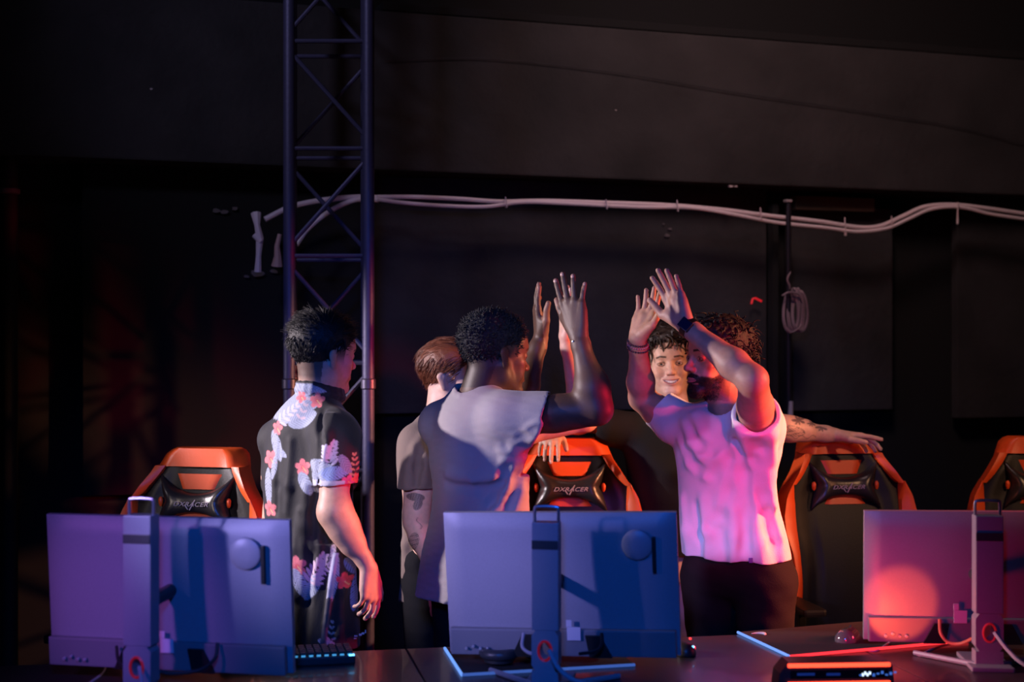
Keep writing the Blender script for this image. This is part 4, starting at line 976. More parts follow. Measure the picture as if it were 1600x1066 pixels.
# pale scuffs and chips: a few small plaster flecks on the wall
chip_m = mat('pale_plaster', (.5,.42,.42), .9)
def chips(name, spots, label, cat='wall chip', m=chip_m, off=.13):
    mb = MB()
    for x, y, r in spots:
        p = WP(x, y, off); s = r/F_PX*6.2
        poly = [(s*(.5+.5*random.random())*math.cos(g), s*.55*(.5+.5*random.random())*math.sin(g)) for g in np.linspace(0, 6.28, 9)[:-1]]
        mb.prism(poly, -.002, .012, Mw, p)
    return tag(mb.build(name, m), label, cat)
chips('plaster_chip', [(236,139,3.5)], 'tiny white chip high on the dark wall left of the truss', off=.125)
chips('plaster_chip', [(1142,291,5),(1150,291,3)], 'pale chip on the beam edge above the cables near the hanging cord', off=.125)
chips('plaster_patch', [(1042,368,6),(1047,358,4),(1037,350,3)], 'faint pale patch below the cable run right of centre', m=mat('grey_plaster', (.16,.13,.13), .9), off=-.045)
chips('plaster_chip', [(962,172,2.2)], 'tiny pale chip on the beam above the middle of the cables', off=.125)

white_c = mat('white_cable', (.85,.70,.72), .45)
def cable(name, pix, off, r, m, label, cat='cable', group=None):
    pts = smoothpath([WP(x, y, off) for x, y in pix], 8)
    return tag(MB().tube(pts, r, 8).build(name, m, None, True), label, cat, group)
cable('wall_cable', [(590,308),(650,308),(720,311),(780,315),(850,314),(950,317),(1050,321),(1130,328),(1200,337),(1280,346),(1340,355),(1375,353),(1410,338),(1445,323),(1490,320),(1545,326),(1620,337)], .16, .0095, white_c, 'upper thick white cable running along the wall below the beam', group=None)
cable('wall_cable', [(590,312),(640,318),(700,322),(760,323),(820,316),(900,319),(1000,324),(1080,325),(1150,336),(1215,348),(1290,356),(1340,362),(1385,357),(1420,342),(1455,327),(1500,324),(1550,335),(1620,345)], .175, .0085, white_c, 'lower thick white cable running along the wall below the beam')
cable('wall_cable', [(590,309),(560,308),(520,311),(480,317),(450,325),(414,343)], .14, .0115, white_c, 'white cable end curving down behind the truss to the left conduit')
cable('wall_cable', [(592,313),(560,312),(530,322),(500,341),(478,361),(463,383)], .155, .0105, white_c, 'white cable end looping down inside the truss frame')
for k, (x, y0, y1) in enumerate([(1058,313,330),(1188,325,342),(1497,316,350),(1393,338,350),(947,312,326),(1320,340,368),(790,308,324)]):
    p0 = WP(x, y0, .20); p1 = WP(x+(2 if k != 2 else -2), y1, .19); q0 = WP(x, y0, .14); q1 = WP(x, y1, .14)
    tag(MB().tube([p0, p1, q1, q0], .0026, 6, closed=True).build('cable_tie', white_c, None, True),
        ['white cable tie around the cables above the raised hands','white cable tie left of the hanging cord','white cable tie with long tail near the right edge','cable tie where the cables rise again','cable tie on the cables above the hands gap','cable tie at the lowest sag of the cables','cable tie on the cables right of the truss'][k], 'cable tie', 'cable ties on the white cables')
# left conduit with plaster
mb = MB(); mb.tube([WP(400,334,.12), WP(402,352,.14), WP(406,372,.13), WP(404,400,.13), WP(403,425,.12)], [.022,.012,.016,.011,.015], 8); mb.tube([WP(397,367,.13), WP(408,378,.14)], .012, 8)
tag(mb.build('cable_conduit', white_c, None, True), 'short white conduit stub with torn ends left of the truss', 'conduit')
mb = MB(); mb.tube([WP(437,366,.14), WP(433,385,.14), WP(434,400,.13), WP(433,416,.12)], [.008,.011,.015,.024], 8)
tag(mb.build('cable_conduit', mat('peach_conduit', (.6,.36,.30), .6), None, True), 'pinkish conduit stub just left of the truss post', 'conduit')
chips('plaster_patch', [(403,428,14),(428,424,8),(385,432,6)], 'smeared pale plaster under the conduit stubs', m=mat('grey_plaster', (.16,.13,.13), .9), off=-.04)
chips('plaster_patch', [(338,329,7),(352,331,8),(367,326,6)], 'faint torn plaster left of the conduit stubs', m=mat('grey_plaster', (.16,.13,.13), .9), off=-.04)

# hanging cord coil and its rail
dk = mat('dark_metal', (.035,.03,.04), .45, .6)
t = empty('hanging_rail', tuple(WP(1232,430,.1)*V(1,1,0))); tag(t, 'dark vertical rail on the wall behind the coiled cord', 'rail')
MB().tube([WP(1232,312,.19), WP(1232,440,.19), WP(1233,660,.12)], .012, 8).build('pipe', dk, t, True, True)
MB().box(WP(1231,314,.19), (.03,.03,.012), Mw, .003).build('bracket', mat('pale_bracket', (.35,.3,.32), .5), t, False, True)
tag(MB().box(WP(1208,480,.0)+V(0,0,-.05), (.03,.05,1.05), Mw, .003).build('wall_batten', wall_d), 'thin black upright batten left of the coiled cord', 'batten')
mb = MB(); cc = WP(1240,478,.17); cu = mat('cord_mauve', (.30,.20,.22), .5)
for k in range(13):
    a = 1.0*(k-6)/6; rx = .020+.016*abs(a)+.006*random.random(); rz = .088+.014*random.random(); ox = a*.028+.004; oy = .012*random.random()
    mb.tube([cc+wd*(ox+rx*math.sin(g)*(1-.45*math.cos(g)))+wn*(oy+.01*math.sin(2*g))+V(0,0,rz*math.cos(g)-.015-.01*abs(a)) for g in np.linspace(0,2*math.pi,29)[:-1]], .0030, 6, closed=True)
mb.tube(smoothpath([WP(1235,425,.2), WP(1230,437,.2), WP(1234,447,.2), WP(1233,456,.19), WP(1240,466,.19), WP(1248,462,.19)], 6), .0042, 6)
mb.tube(smoothpath([WP(1222,462,.2), WP(1232,457,.21), WP(1246,459,.21), WP(1252,468,.2)], 6), .0042, 6)
mb.tube(smoothpath([WP(1228,512,.19), WP(1236,519,.2), WP(1247,514,.2), WP(1252,508,.19)], 6), .0038, 6)
tag(mb.build('coiled_cord', cu, None, True), 'mauve coiled cord hanging from the rail on the dark wall', 'cord')
tag(MB().tube([WP(1236,627,.16), WP(1235,652,.16)], [.010,.013], 10).build('wall_pipe_stub', mat('pale_bracket', (.35,.3,.32), .5), None, True), 'short pale pipe stub on wall above the tattooed forearm', 'pipe')
rl = mat('red_mark', (.6,.01,.02), .4, emit=(1,.02,.03), es=.45)  # mark on the wall, given added emission so it shows red
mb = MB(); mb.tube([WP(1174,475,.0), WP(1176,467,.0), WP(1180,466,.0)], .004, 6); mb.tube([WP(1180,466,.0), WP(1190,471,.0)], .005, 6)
tag(mb.build('red_wall_mark', rl, None, True), 'tiny bent red mark on the wall left of the coiled cord', 'wall mark')
# thin sagging wire across the beam
cable('thin_wire', [(600,95),(760,92),(950,112),(1150,145),(1350,175),(1500,200),(1620,232)], .14, .0016, dk, 'thin dark wire slanting across the big wall beam', 'wire')
# pipe along the left edge
t = empty('wall_pipe', (P(14,0,5.5)[0], 5.5, 0)); tag(t, 'dark vertical pipe at the far left edge of the wall', 'pipe')
MB().tube([P(14,533,5.5)*V(1,1,0)+V(0,0,.02), P(14,533,5.5)*V(1,1,0)+V(0,0,3.9)], .034, 12).build('pipe', mat('dark_pipe', (.006,.005,.006), .8), t, True, True)
MB().lathe([(.036,-.012),(.042,-.008),(.042,.008),(.036,.012)], P(14,299,5.5), 14).build('pipe_clamp', mat('dull_clamp', (.10,.09,.10), .7), t, True, True)

# ------------------------------------------------------------------ truss tower
tm = mat('navy_truss_steel', (.075,.07,.14), .5, .3, bump=(80,.1))
tw = empty('lighting_truss', (P(512,0,5.3)[0], 5.3, 0)); tag(tw, 'tall square dark steel truss tower behind the man in the floral shirt', 'truss')
xs = [P(452,0,5.22)[0], P(575.5,0,5.22)[0]]; ys = [5.22, 5.50]
ch = {}
for i in (0, 1):
    for j in (0, 1):
        MB().lathe([(.0225,.03),(.0225,4.0)], (xs[i]-j*.036, ys[j], 0), 16).build('chord', tm, tw, True, True)
        cp = MB().lathe([(.024,-.02),(.028,-.016),(.028,.016),(.024,.02)], (xs[i]-j*.036, ys[j], P(0,600,5.22)[2]), 16).build('coupler', mat('worn_steel', (.10,.09,.14), .4, .6), tw, True, True)
zs = [P(0,y,5.22)[2] for y in (67,232,400,565)]; step = .394
zn = [zs[1]+step*k for k in range(-5, 5)]
for k, z in enumerate(zn):
    for j in (0, 1):
        MB().tube([(xs[0]-j*.036, ys[j], z), (xs[1]-j*.036, ys[j], z)], .0085, 8).build('cross_bar', tm, tw, True, True)
        MB().tube([(xs[j], ys[0], z), (xs[j]-.036, ys[1], z)], .0085, 8).build('cross_bar', tm, tw, True, True)
    if k < len(zn)-1:
        a, b = (z+.035, z+step-.035); fl = (k % 2 == 0)
        for j in (0, 1):
            x0, x1 = (xs[0], xs[1]) if (fl != bool(j)) else (xs[1], xs[0])
            MB().tube([(x0-j*.036, ys[j], a), (x1-j*.036, ys[j], b)], .0085, 8).build('diagonal_brace', tm, tw, True, True)
            y0, y1 = (ys[0], ys[1]) if fl else (ys[1], ys[0])
            MB().tube([(xs[j]-.036*(y0 > 5.4), y0, a), (xs[j]-.036*(y1 > 5.4), y1, b)], .0075, 8).build('diagonal_brace', tm, tw, True, True)
MB().box(((xs[0]+xs[1])/2, 5.36, .015), (.5,.5,.03), None, .004).build('base_plate', tm, tw, False, True)

# ------------------------------------------------------------------ desks
DZ = .75
dd = nrm(V(1,.2,0)); dn = V(-dd[1], dd[0], 0)     # along, away from camera
Md = np.array([dd, dn, V(0,0,1)]).T
desk_m = mat('dark_desk_laminate', (.040,.026,.030), .38, noise=(8,.15), coat=.15)
leg_m = mat('black_desk_frame', (.012,.012,.013), .5, .3)
dep = .86; P0 = V(-.30, 4.02, DZ)    # far edge at the seam between the first two desks
def desk(s0, s1, label):
    c = P0+dd*(s0+s1)/2-dn*dep/2; t = empty('desk', (c[0], c[1], 0), math.atan2(dd[1], dd[0])); tag(t, label, 'desk', None)
    L = s1-s0-.004
    MB().box((0,0,DZ-.0125), (L, dep, .025), None, .003).build('desktop', desk_m, t)
    for sx in (-1, 1):
        for sy in (-1, 1): MB().box((sx*(L/2-.06), sy*(dep/2-.06), (DZ-.026)/2), (.05,.05,DZ-.026), None, .004).build('leg', leg_m, t)
    MB().box((0,dep/2-.06,DZ-.22), (L-.18,.018,.30), None, .002).build('modesty_panel', leg_m, t)
desk(-1.32, 0, 'leftmost dark desk, under the monitor in front of the floral shirt')
desk(0, 1.26, 'middle dark desk holding the monitor in front of the man in grey')
desk(1.26, 2.60, 'rightmost dark desk with the red-lit monitor')
def on_desk(px, py, z=DZ): D = (CAMZ-z)/((py-533)/F_PX); return P(px, py, D)

# ------------------------------------------------------------------ monitors
shell = mat('black_monitor_shell', (.26,.25,.29), .40, bump=(900,.06), noise=(200,.04))
shell_d = mat('black_monitor_trim', (.030,.03,.036), .4)
screen_m = mat('monitor_screen', (.01,.01,.012), .15)
redp = mat('red_plastic_ring', (.45,.01,.02), .35, emit=(1,.02,.04), es=.10)  # slight emission put into the plastic ring, which is no lamp
sticker = mat('white_sticker', (.62,.55,.62), .6)
cabw = mat('grey_lilac_cable', (.40,.36,.42), .45); cabk = mat('black_cable', (.015,.015,.018), .45)
def monitor(TL, TR, BL, colpix, label, cabs, stk, foot=True):
    X = nrm(TR-TL); Z = TL-BL; Z = nrm(Z-np.dot(Z, X)*X); Y = np.cross(Z, X)     # Y away from the camera = towards the screen side
    w_ = np.linalg.norm(TR-TL); h_ = abs(np.dot(TL-BL, Z)); R = np.array([X, Y, Z]).T
    ctr = TL+X*w_/2-Z*h_/2
    Cb, wd_, zt = colpix    # foot position, width, column top z
    root = empty('monitor', (Cb[0], Cb[1], DZ)); tag(root, label, 'monitor')
    L = lambda x, y, z: ctr+R @ V(x, y, z)
    # rear shell: shallow domed back with chamfered border
    nx, nz = 24, 16; vs = []; fs = []
    for j in range(nz+1):
        for i in range(nx+1):
            u = i/nx*2-1; v = j/nz*2-1; e = min(1, (1-abs(u))*w_/2/.035)*1.0; g = min(1, (1-abs(v))*h_/2/.035)
            k = math.sin(min(e, 1)*math.pi/2)*math.sin(min(g, 1)*math.pi/2)
            vs.append(L(u*w_/2, .012-.012*k-.010*(1-u*u)*(1-v*v), v*h_/2))
    for j in range(nz):
        for i in range(nx): a = j*(nx+1)+i; fs.append((a, a+1, a+nx+2, a+nx+1))
    n0 = len(vs); rim = [i for i in range(nx+1)]+[(j+1)*(nx+1)-1 for j in range(1, nz+1)]+[nz*(nx+1)+i for i in range(nx-1, -1, -1)]+[j*(nx+1) for j in range(nz-1, 0, -1)]
    for r in rim: vs.append(np.array(vs[r])+R @ V(0,.018,0))
    m = len(rim)
    for k in range(m): fs.append((rim[(k+1)%m], rim[k], n0+k, n0+(k+1)%m))
    fs.append(tuple(n0+k for k in range(m)))
    back = mk('rear_shell', vs, fs, shell, root, True, True); back.modifiers.new('es', 'EDGE_SPLIT').split_angle = .7
    MB().box(L(0,.0335,.004), (w_-.012,.005,h_-.02), R, .001).build('screen', screen_m, root, False, True)
    hb = h_*.20
    lb = MB().box(L(0,-.010,-h_/2+hb/2), (w_-.018, .020, hb-.004), R, .005).build('lower_band', shell_d2, root, False, True)
    for s in (-1, 1): MB().prism([(s*.135,-hb/2+.002),(s*.075,-hb/2+.002),(s*.065,hb*.30),(s*.105,hb*.30)], -.004, .004, R, L(0,-.0255,-h_/2+hb/2)).build('port_recess', mat('port_black', (.004,.004,.005), .5), lb, False, True)
    for k in range(4): MB().lathe([(.0045,0),(.0045,.006),(.003,.0075)], L(-w_/2+.055+.019*k,-.024,-h_/2+.022+(.006 if k == 1 else 0)), 10, R @ np.array([[1,0,0],[0,0,-1],[0,1,0]])).build('button', mat('bright_button', (.5,.48,.55), .3, .5), lb, True, True)
    # round headset-hook cover and its slot
    MB().lathe([(.040,0),(.040,.006),(.036,.009),(.012,.011)], L(w_*.335,-.008,h_*.29), 28, R @ np.array([[1,0,0],[0,0,-1],[0,1,0]])).build('headset_hook', shell, root, True, True)
    MB().box(L(w_*.405,-.011,h_*.22), (.010,.012,.095), R, .002).build('slot', mat('port_black', (.004,.004,.005), .5), root, False, True)
    MB().box(L(*stk), (.036,.002,.036), R, .0004).build('sticker', sticker, lb, False, True)
    MB().box(L(stk[0]-.012, stk[1], stk[2]+.028), (.014,.002,.018), R, .0004).build('sticker', sticker, lb, False, True)
    # stand: hub, column, handle, cable hole, foot
    yaw = math.atan2(X[1], X[0]); Rc = np.array([V(math.cos(yaw), math.sin(yaw), 0), V(-math.sin(yaw), math.cos(yaw), 0), V(0,0,1)]).T
    K = lambda x, y, z: V(Cb[0], Cb[1], 0)+Rc @ V(x, y, z)
    dep_ = .05; zb = DZ+.012; hgt = zt-zb; rx = .013; hz = DZ+.095
    # column outline with an oval hole
    col = MB(); n = 20; hole = [(rx*1.1*math.cos(g), hz+.022*math.sin(g)) for g in np.linspace(0, 2*math.pi, n+1)[:-1]]
    def sq(g):
        c, s = math.cos(g), math.sin(g); k = max(abs(c), abs(s)); return c/k, s/k
    y0, y1 = -dep_/2, dep_/2
    o_ = [(sq(g)[0]*wd_/2, hz+sq(g)[1]*.05) for g in np.linspace(0, 2*math.pi, n+1)[:-1]]
    v_ = [K(x, y0, z) for x, z in hole]+[K(x, y0, z) for x, z in o_]+[K(x, y1, z) for x, z in hole]+[K(x, y1, z) for x, z in o_]
    f_ = []
    for k in range(n):
        j = (k+1) % n; f_ += [(k, n+k, n+j, j), (2*n+k, 2*n+j, 3*n+j, 3*n+k), (k, j, 2*n+j, 2*n+k), (n+k, 3*n+k, 3*n+j, n+j)]
    col.add(v_, f_)
    col.box(K(0,0,(zb+hz-.05)/2), (wd_, dep_, hz-.05-zb), Rc, .001)
    col.box(K(0,0,(zt+hz+.05)/2), (wd_, dep_, zt-hz-.05), Rc, .003)
    cobj = col.build('stand_column', shell, root, False, True)
    MB().box(K(0,-dep_/2-.001,zt-.055), (wd_*.98,.004,.022), Rc, .001).build('column_band', shell_d, cobj, False, True)
    MB().tube([K(rx*1.25*math.cos(g), y0-.001, hz+.024*math.sin(g)) for g in np.linspace(0, 2*math.pi, 29)[:-1]], .0032, 8, closed=True).build('cable_ring', redp, cobj, True, True)
    hw = wd_/2-.004
    MB().tube(smoothpath([K(-hw,0,zt-.004), K(-hw,0,zt+.030), K(-hw+.008,0,zt+.038), K(hw-.008,0,zt+.038), K(hw,0,zt+.030), K(hw,0,zt-.004)], 4), .0042, 8).build('carry_handle', mat('handle_metal', (.30,.30,.36), .3, .8), cobj, True, True)
    # hub to the panel
    pz = (L(0,0,0))[2]; q = K(0,dep_/2-.004,pz); ql = R.T @ (q-ctr); pc = L(ql[0],.0,ql[2])
    MB().tube([q, pc], [.017,.017], 20).build('hub', shell_d, root, True, True)
    ft = MB().box(K(0,.03,DZ+.006), (.11,.20,.012), Rc, .004)
    for s in (-1, 1): ft.tube([K(s*.03,-.02,DZ+.008), K(s*.17,.12,DZ+.007)], [.018*.44,.007], 8)
    ft.build('foot', shell, root, False, True)
    for k, (pts, r, mm, lab) in enumerate(cabs):
        P_ = smoothpath(pts, 7); tag(MB().tube(P_, r, 8).build('monitor_cable', mm, None, True), lab, 'cable')
    return root, L, K
shell_d2 = mat('monitor_lower_band', (.17,.165,.19), .45, bump=(900,.05))
def foot_at(px, D): return V((px-800)/F_PX*D, D, 0)
D1 = 3.40; K1 = foot_at(221, D1)
monitor(P(69,805,3.62), P(449,815,3.49), P(76,1036,3.65), (K1, .070, 1.205),
        'monitor seen from behind with purple and blue light, before the floral shirt', [
        ([K1+V(.005,-.04,.85), K1+V(.03,-.08,.80), K1+V(.07,-.05,.765), K1+V(.14,-.03,.757)], .0045, cabw, 'pale cable coming out of the leftmost stand'),
        ([P(340,1005,3.52), P(335,1030,3.50), P(310,1048,3.47), P(262,1052,3.45), P(232,1040,3.44)], .0045, cabk, 'black cable looping under the leftmost monitor right of its stand'),
        ([P(182,1010,3.57), P(186,1035,3.54), P(205,1050,3.50)], .004, cabk, 'black cable dropping left of the leftmost stand'),
        ([on_desk(165,1042), on_desk(160,1052), on_desk(147,1063), on_desk(120,1080)], .0035, cabw, 'thin pale cable on the desk below the leftmost monitor')],
        (.01,-.027,-.125))
D2 = 3.58; K2 = foot_at(854, D2)
monitor(P(691,803,3.80), P(1056,802.5,3.68), P(702,1020,3.84), (K2, .068, 1.165),
        'monitor seen from behind with blue light, before the man in grey', [
        ([K2+V(.005,-.04,.85), K2+V(.03,-.07,.81), K2+V(.08,-.06,.775), K2+V(.16,-.04,.760), K2+V(.28,-.06,.757)], .006, cabw, 'thick pale cable leaving the middle stand to the right'),
        ([P(818,990,3.72), P(816,1010,3.69), P(826,1020,3.66), P(842,1022,3.64)], .0045, cabw, 'white cable looped left of the middle stand'),
        ([P(940,990,3.72), P(940,1008,3.70), P(930,1018,3.68), P(905,1022,3.66)], .0045, cabk, 'black cable looped right of the middle stand')],
        (.035,-.027,-.125))
D3 = 3.80; K3 = foot_at(1543, D3)
monitor(P(1351.6,800,3.98), P(1690,802,3.92), P(1355.5,1001,4.01), (K3, .072, 1.155),
        'monitor seen from behind glowing red at its lower left corner, by the right edge', [
        ([K3+V(.005,-.04,.85), K3+V(.03,-.07,.81), K3+V(.06,-.10,.78), K3+V(.12,-.12,.757)], .006, cabw, 'pale cable leaving the rightmost stand to the right'),
        ([P(1468,968,3.95), P(1470,990,3.93), P(1482,1004,3.92), P(1500,1006,3.9), P(1520,998,3.86)], .0045, mat('orange_lit_cable', (.55,.14,.08), .45), 'orange-lit cable looping under the rightmost monitor'),  # orange light is put into this cable's base colour
        ([on_desk(1345,1003), on_desk(1352,1015), on_desk(1368,1018), on_desk(1388,1005,.76), P(1392,1000,4.0)], .003, cabw, 'thin cable from the small mouse to the rightmost monitor'),
        ([on_desk(1515,1003), on_desk(1480,1008), on_desk(1455,1015), on_desk(1436,1026)], .003, cabw, 'thin pale cable straggling on the desk behind the rightmost monitor')],
        (-.035,-.027,-.105))

# ------------------------------------------------------------------ mouse pads, mice, keyboard, console, headphones
pad_m = mat('black_cloth_pad', (.014,.013,.015), .8, bump=(600,.1)); 
def led(name, col, es): return mat(name, (.02,.02,.02), .4, emit=col, es=es)
def mouse_pad(corners, edges, label, logo):
    """corners: near-left, near-right, far-right, far-left on the desk"""
    c = sum(corners)/4; t = empty('mouse_pad', tuple(c)); tag(t, label, 'mouse pad')
    v = [q+V(0,0,.001) for q in corners]+[q+V(0,0,.006) for q in corners]
    MB().add(v, [(3,2,1,0),(4,5,6,7)]+[(i,(i+1)%4,(i+1)%4+4,i+4) for i in range(4)]).build('cloth', pad_m, t, False, True)
    for (i, j), m in edges: MB().tube([corners[i]+V(0,0,.005), corners[j]+V(0,0,.005)], .0042, 8).build('light_strip', m, t, True, True)
    mb = MB(); mb.tube([logo+.022*V(math.cos(g), .6*math.sin(g), 0)+V(0,0,.007) for g in np.linspace(-.6,2.4,10)], [.001,.003,.004,.005,.005,.005,.004,.003,.002,.001], 6).build('logo', mat('white_print', (.7,.68,.72), .6), t, True, True)
bl = led('blue_white_light_strip', (.16,.36,1), 1.1); rd = led('red_light_strip', (1,.03,.04), 1.7)
c_ = [on_desk(722,1058), on_desk(992,1042), on_desk(946,1006), on_desk(695,1016)]
mouse_pad(c_, [((3,0),bl),((0,1),led('dim_blue_light_strip', (.1,.25,1), .4))], 'black mouse pad with blue glowing edge under the middle monitor', on_desk(727,1020))
c_ = [on_desk(1234,1029), on_desk(1512,1004), on_desk(1420,968), on_desk(1153,991)]
mouse_pad(c_, [((3,0),bl),((0,1),rd)], 'black mouse pad with blue left edge and red front edge by rightmost monitor', on_desk(1184,995))

def mouse(c, ang, label, m, s=1.):
    t = empty('computer_mouse', tuple(c), ang); tag(t, label, 'mouse')
    Fd = Field((-.06,-.08,-.005), (.06,.08,.06), .003)
    Fd.cap((0,-.025,.008), (0,.025,.010), .030, .026, .01, flat=(V(0,0,1), .95)); Fd.cap((0,0,-.1), (0,0,-.0999), .1, .1, .002, 's')
    Fd.fn((-.06,-.08,-.005), (.06,.08,.06), lambda X,Y,Z: np.maximum(Z-.0008, -.05)+0*X+0*Y, .001, 's')
    v, q = Fd.mesh(1); mk('shell', v*s, q, m, t)
    MB().lathe([(.003,-.003),(.008,-.003),(.008,.003),(.003,.003)], (0,.03*s,.034*s), 14, np.array([[0,0,1],[0,1,0],[-1,0,0]])).build('scroll_wheel', mat('dark_rubber', (.02,.02,.02), .7), t, True)
    return t
mouse(on_desk(1325,1003), -.5, 'dark mouse on the desk left of the red-lit monitor', mat('glossy_mouse', (.10,.09,.10), .15, coat=1), 1.05)
t = mouse(on_desk(1066,1022)+V(.0,.0,0), .3, 'black mouse with red and blue lights beside the middle monitor', mat('black_plastic', (.02,.02,.022), .4), .95)
MB().box((.012,-.035,.026), (.012,.012,.006), None, .001).build('indicator', led('blue_led', (.1,.5,1), 5), t)
MB().box((.024,-.022,.016), (.006,.016,.018), None, .001).build('side_light', led('red_led', (1,.03,.03), 2.5), t)
MB().box((.016,-.018,.045), (.005,.008,.005), None, .001).build('side_light', led('red_led', (1,.03,.03), 2.5), t)

# keyboard with lit keys
kc = (on_desk(458,1040)+on_desk(552,1030))/2+V(-.10,.0,0); t = empty('keyboard', (kc[0], kc[1], DZ), math.atan2(dd[1], dd[0])+.02)
tag(t, 'backlit keyboard with blue keys beside the leftmost monitor', 'keyboard')
MB().box((0,0,.012), (.36,.125,.022), None, .004).build('case', mat('black_plastic', (.02,.02,.022), .4), t)
kw = mat('key_side_glow', (.02,.02,.025), .4, emit=(.08,.45,1), es=.75); kt = mat('key_top', (.03,.03,.035), .5)
rows_ = 5; cols_ = 17
for r in range(rows_):
    for k in range(cols_):
        x = -.165+k*.0206; y = -.05+r*.0225
        o = MB().box((x, y, .030), (.0165,.0165,.010), None, .002).build('key', kt, t)
        if k > 7: MB().box((x, y-.0088, .0262), (.011,.0016,.0045), None).build('legend', kw, o)
MB().box((.170,-.058,.024), (.015,.008,.004), None, .001).build('indicator', led('blue_led', (.1,.5,1), 5), t)

# headphones lying on the middle pad, left of the stand
hc = on_desk(806,1044)+V(0,.02,0); t = empty('headphones', tuple(hc)); tag(t, 'black padded headphones on the mouse pad left of the middle stand', 'headphones')
def pad_ring(c, R_, nm, r0=.036, r1=.015):
    return MB().tube([np.array(c)+R_ @ V(r0*math.cos(g)*1.1, r0*math.sin(g), 0) for g in np.linspace(0, 2*math.pi, 33)[:-1]], r1, 10, closed=True)
leather = mat('black_leatherette', (.035,.035,.04), .35, bump=(120,.15))
I3 = np.eye(3)
for s in (-1, 1):
    c = hc+V(-.045,0,.024) if s < 0 else hc+V(.06,.07,.024)
    cup = MB().lathe([(.030,-.016),(.040,-.010),(.040,.004),(.034,.010),(.004,.012)], c, 26).build('ear_cup', mat('black_plastic', (.02,.02,.022), .4), t, True, True)
    pad_ring(c+V(0,0,.012), I3, 'p').build('ear_pad', leather, cup, True, True)
MB().tube(smoothpath([hc+V(-.062,0,.03), hc+V(-.075,.03,.05), hc+V(-.05,.10,.06), hc+V(.01,.13,.055), hc+V(.05,.10,.04), hc+V(.05,.06,.03)], 6), .007, 10).build('headband', leather, t, True, True)

# console with glowing bars, in front
t0 = P(1302,1033,3.60); zt_ = .812; cbx = V(P(1302,1045,3.62)[0], 3.66, 0)
t = empty('light_bar_console', (cbx[0], cbx[1], DZ), .06); tag(t, 'low black console with two red light bars and small blue display on the near desk', 'console')
MB().prism([(-.155,.0),(-.15,.035),(-.128,.062),(.125,.062),(.138,.050),(.142,.0)], -.08, -.01).build('case', mat('black_plastic', (.02,.02,.022), .4), t)
hot = led('hot_red_light', (1,.06,.025), 3.)
MB().box((0,-.083,.0545), (.262,.008,.010), None, .003).build('light_bar', hot, t)
MB().box((0,-.083,.0085), (.262,.008,.010), None, .003).build('light_bar', hot, t)
MB().box((.0,-.082,.032), (.25,.004,.022), None, .001).build('front_panel', mat('gloss_black', (.005,.005,.008), .1, coat=1), t)
ds = led('dim_blue_display', (.02,.08,.6), .22)
MB().box((-.085,-.0845,.033), (.045,.002,.006), None).build('display', ds, t); MB().box((-.015,-.0845,.032), (.035,.002,.006), None).build('display', ds, t)
mb = MB()
for k in range(9): mb.box((.055+.011*k, -.0845, .032+.003*((k*7) % 3-1)), (.006,.002,.004+.003*((k*5) % 2)), None)
mb.build('display', led('blue_display', (.08,.25,1), .6), t)
mb = MB()
for k in range(4): mb.box((.060+.006*k, -.0855, .030+.004*(k % 2)), (.0045,.002,.007), None)
mb.build('digits', led('white_digits', (.7,.85,1), 1.6), t)
# red light thrown by the glowing bar
spot('bar_glow', (P(1398,0,3.8)[0], 3.80, .79), P(1402,950,3.99), (1, .10, .035), 5.0, 54, .35, .008)
area('bar_light', (cbx[0]+.06, cbx[1]+.02, DZ+.09), P(1440,920,4.0), (1, .002, .05), 1.3, .08)

# ------------------------------------------------------------------ gaming chairs
org = mat('orange_leatherette', (.72,.085,.012), .42, bump=(250,.06)); blk_l = mat('black_leatherette_seat', (.006,.005,.005), .45, bump=(250,.08), spec=.3); gunm = mat('black_chair_metal', (.02,.02,.022), .4, .6)
OUT = [(1.245,.110),(1.240,.128),(1.225,.146),(1.17,.167),(1.09,.218),(1.03,.255),(.96,.272),(.90,.270),(.82,.245),(.75,.238),(.65,.25),(.55,.255),(.50,.235)]
oz = np.array([a for a, b in OUT])[::-1]; ow = np.array([b for a, b in OUT])[::-1]
HW = lambda z: float(np.interp(z, oz, ow))
def ysurf(x, z):
    """front face of the backrest: reclined, bolsters come forward at the sides"""
    w_ = max(HW(z), .11); u = abs(x)/w_; return .20+.20*(z-.5)-.055*max(0, u-.45)**1.5*2.2*(1 if z < 1.12 else max(0, 1-(z-1.12)/.12))-.012*math.sin(min(max((z-.55)/.5, 0), 1)*math.pi)*(u < .5)
def slab(rows, off, th, name, m, parent, nx=14, bul=.0):
    """rows: list of (z, xa, xb); patch lying on the backrest surface, with real thickness and rounded rim"""
    vs = []; fs = []; N = len(rows)
    for side in (0, 1):
        for (z, xa, xb) in rows:
            for i in range(nx+1):
                t_ = i/nx; x = xa+(xb-xa)*t_; e = min(1, min(t_, 1-t_)*8); b = bul*math.sin(math.pi*t_)
                y = ysurf(x, z)-off+(th*(1-e)*.5 if side == 0 else th)-(b if side == 0 else 0); vs.append((x, y, z))
    K_ = N*(nx+1)
    for j in range(N-1):
        for i in range(nx):
            a = j*(nx+1)+i; fs.append((a, a+1, a+nx+2, a+nx+1)); fs.append((K_+a, K_+a+nx+1, K_+a+nx+2, K_+a+1))
    for j in range(N-1):
        a = j*(nx+1); fs.append((a, a+nx+1, K_+a+nx+1, K_+a)); a += nx; fs.append((a, K_+a, K_+a+nx+1, a+nx+1))
    for i in range(nx):
        fs.append((i, K_+i, K_+i+1, i+1)); a = (N-1)*(nx+1)+i; fs.append((a, a+1, K_+a+1, K_+a))
    o = mk(name, vs, fs, m, parent, True); o.modifiers.new('es', 'EDGE_SPLIT').split_angle = .8; return o
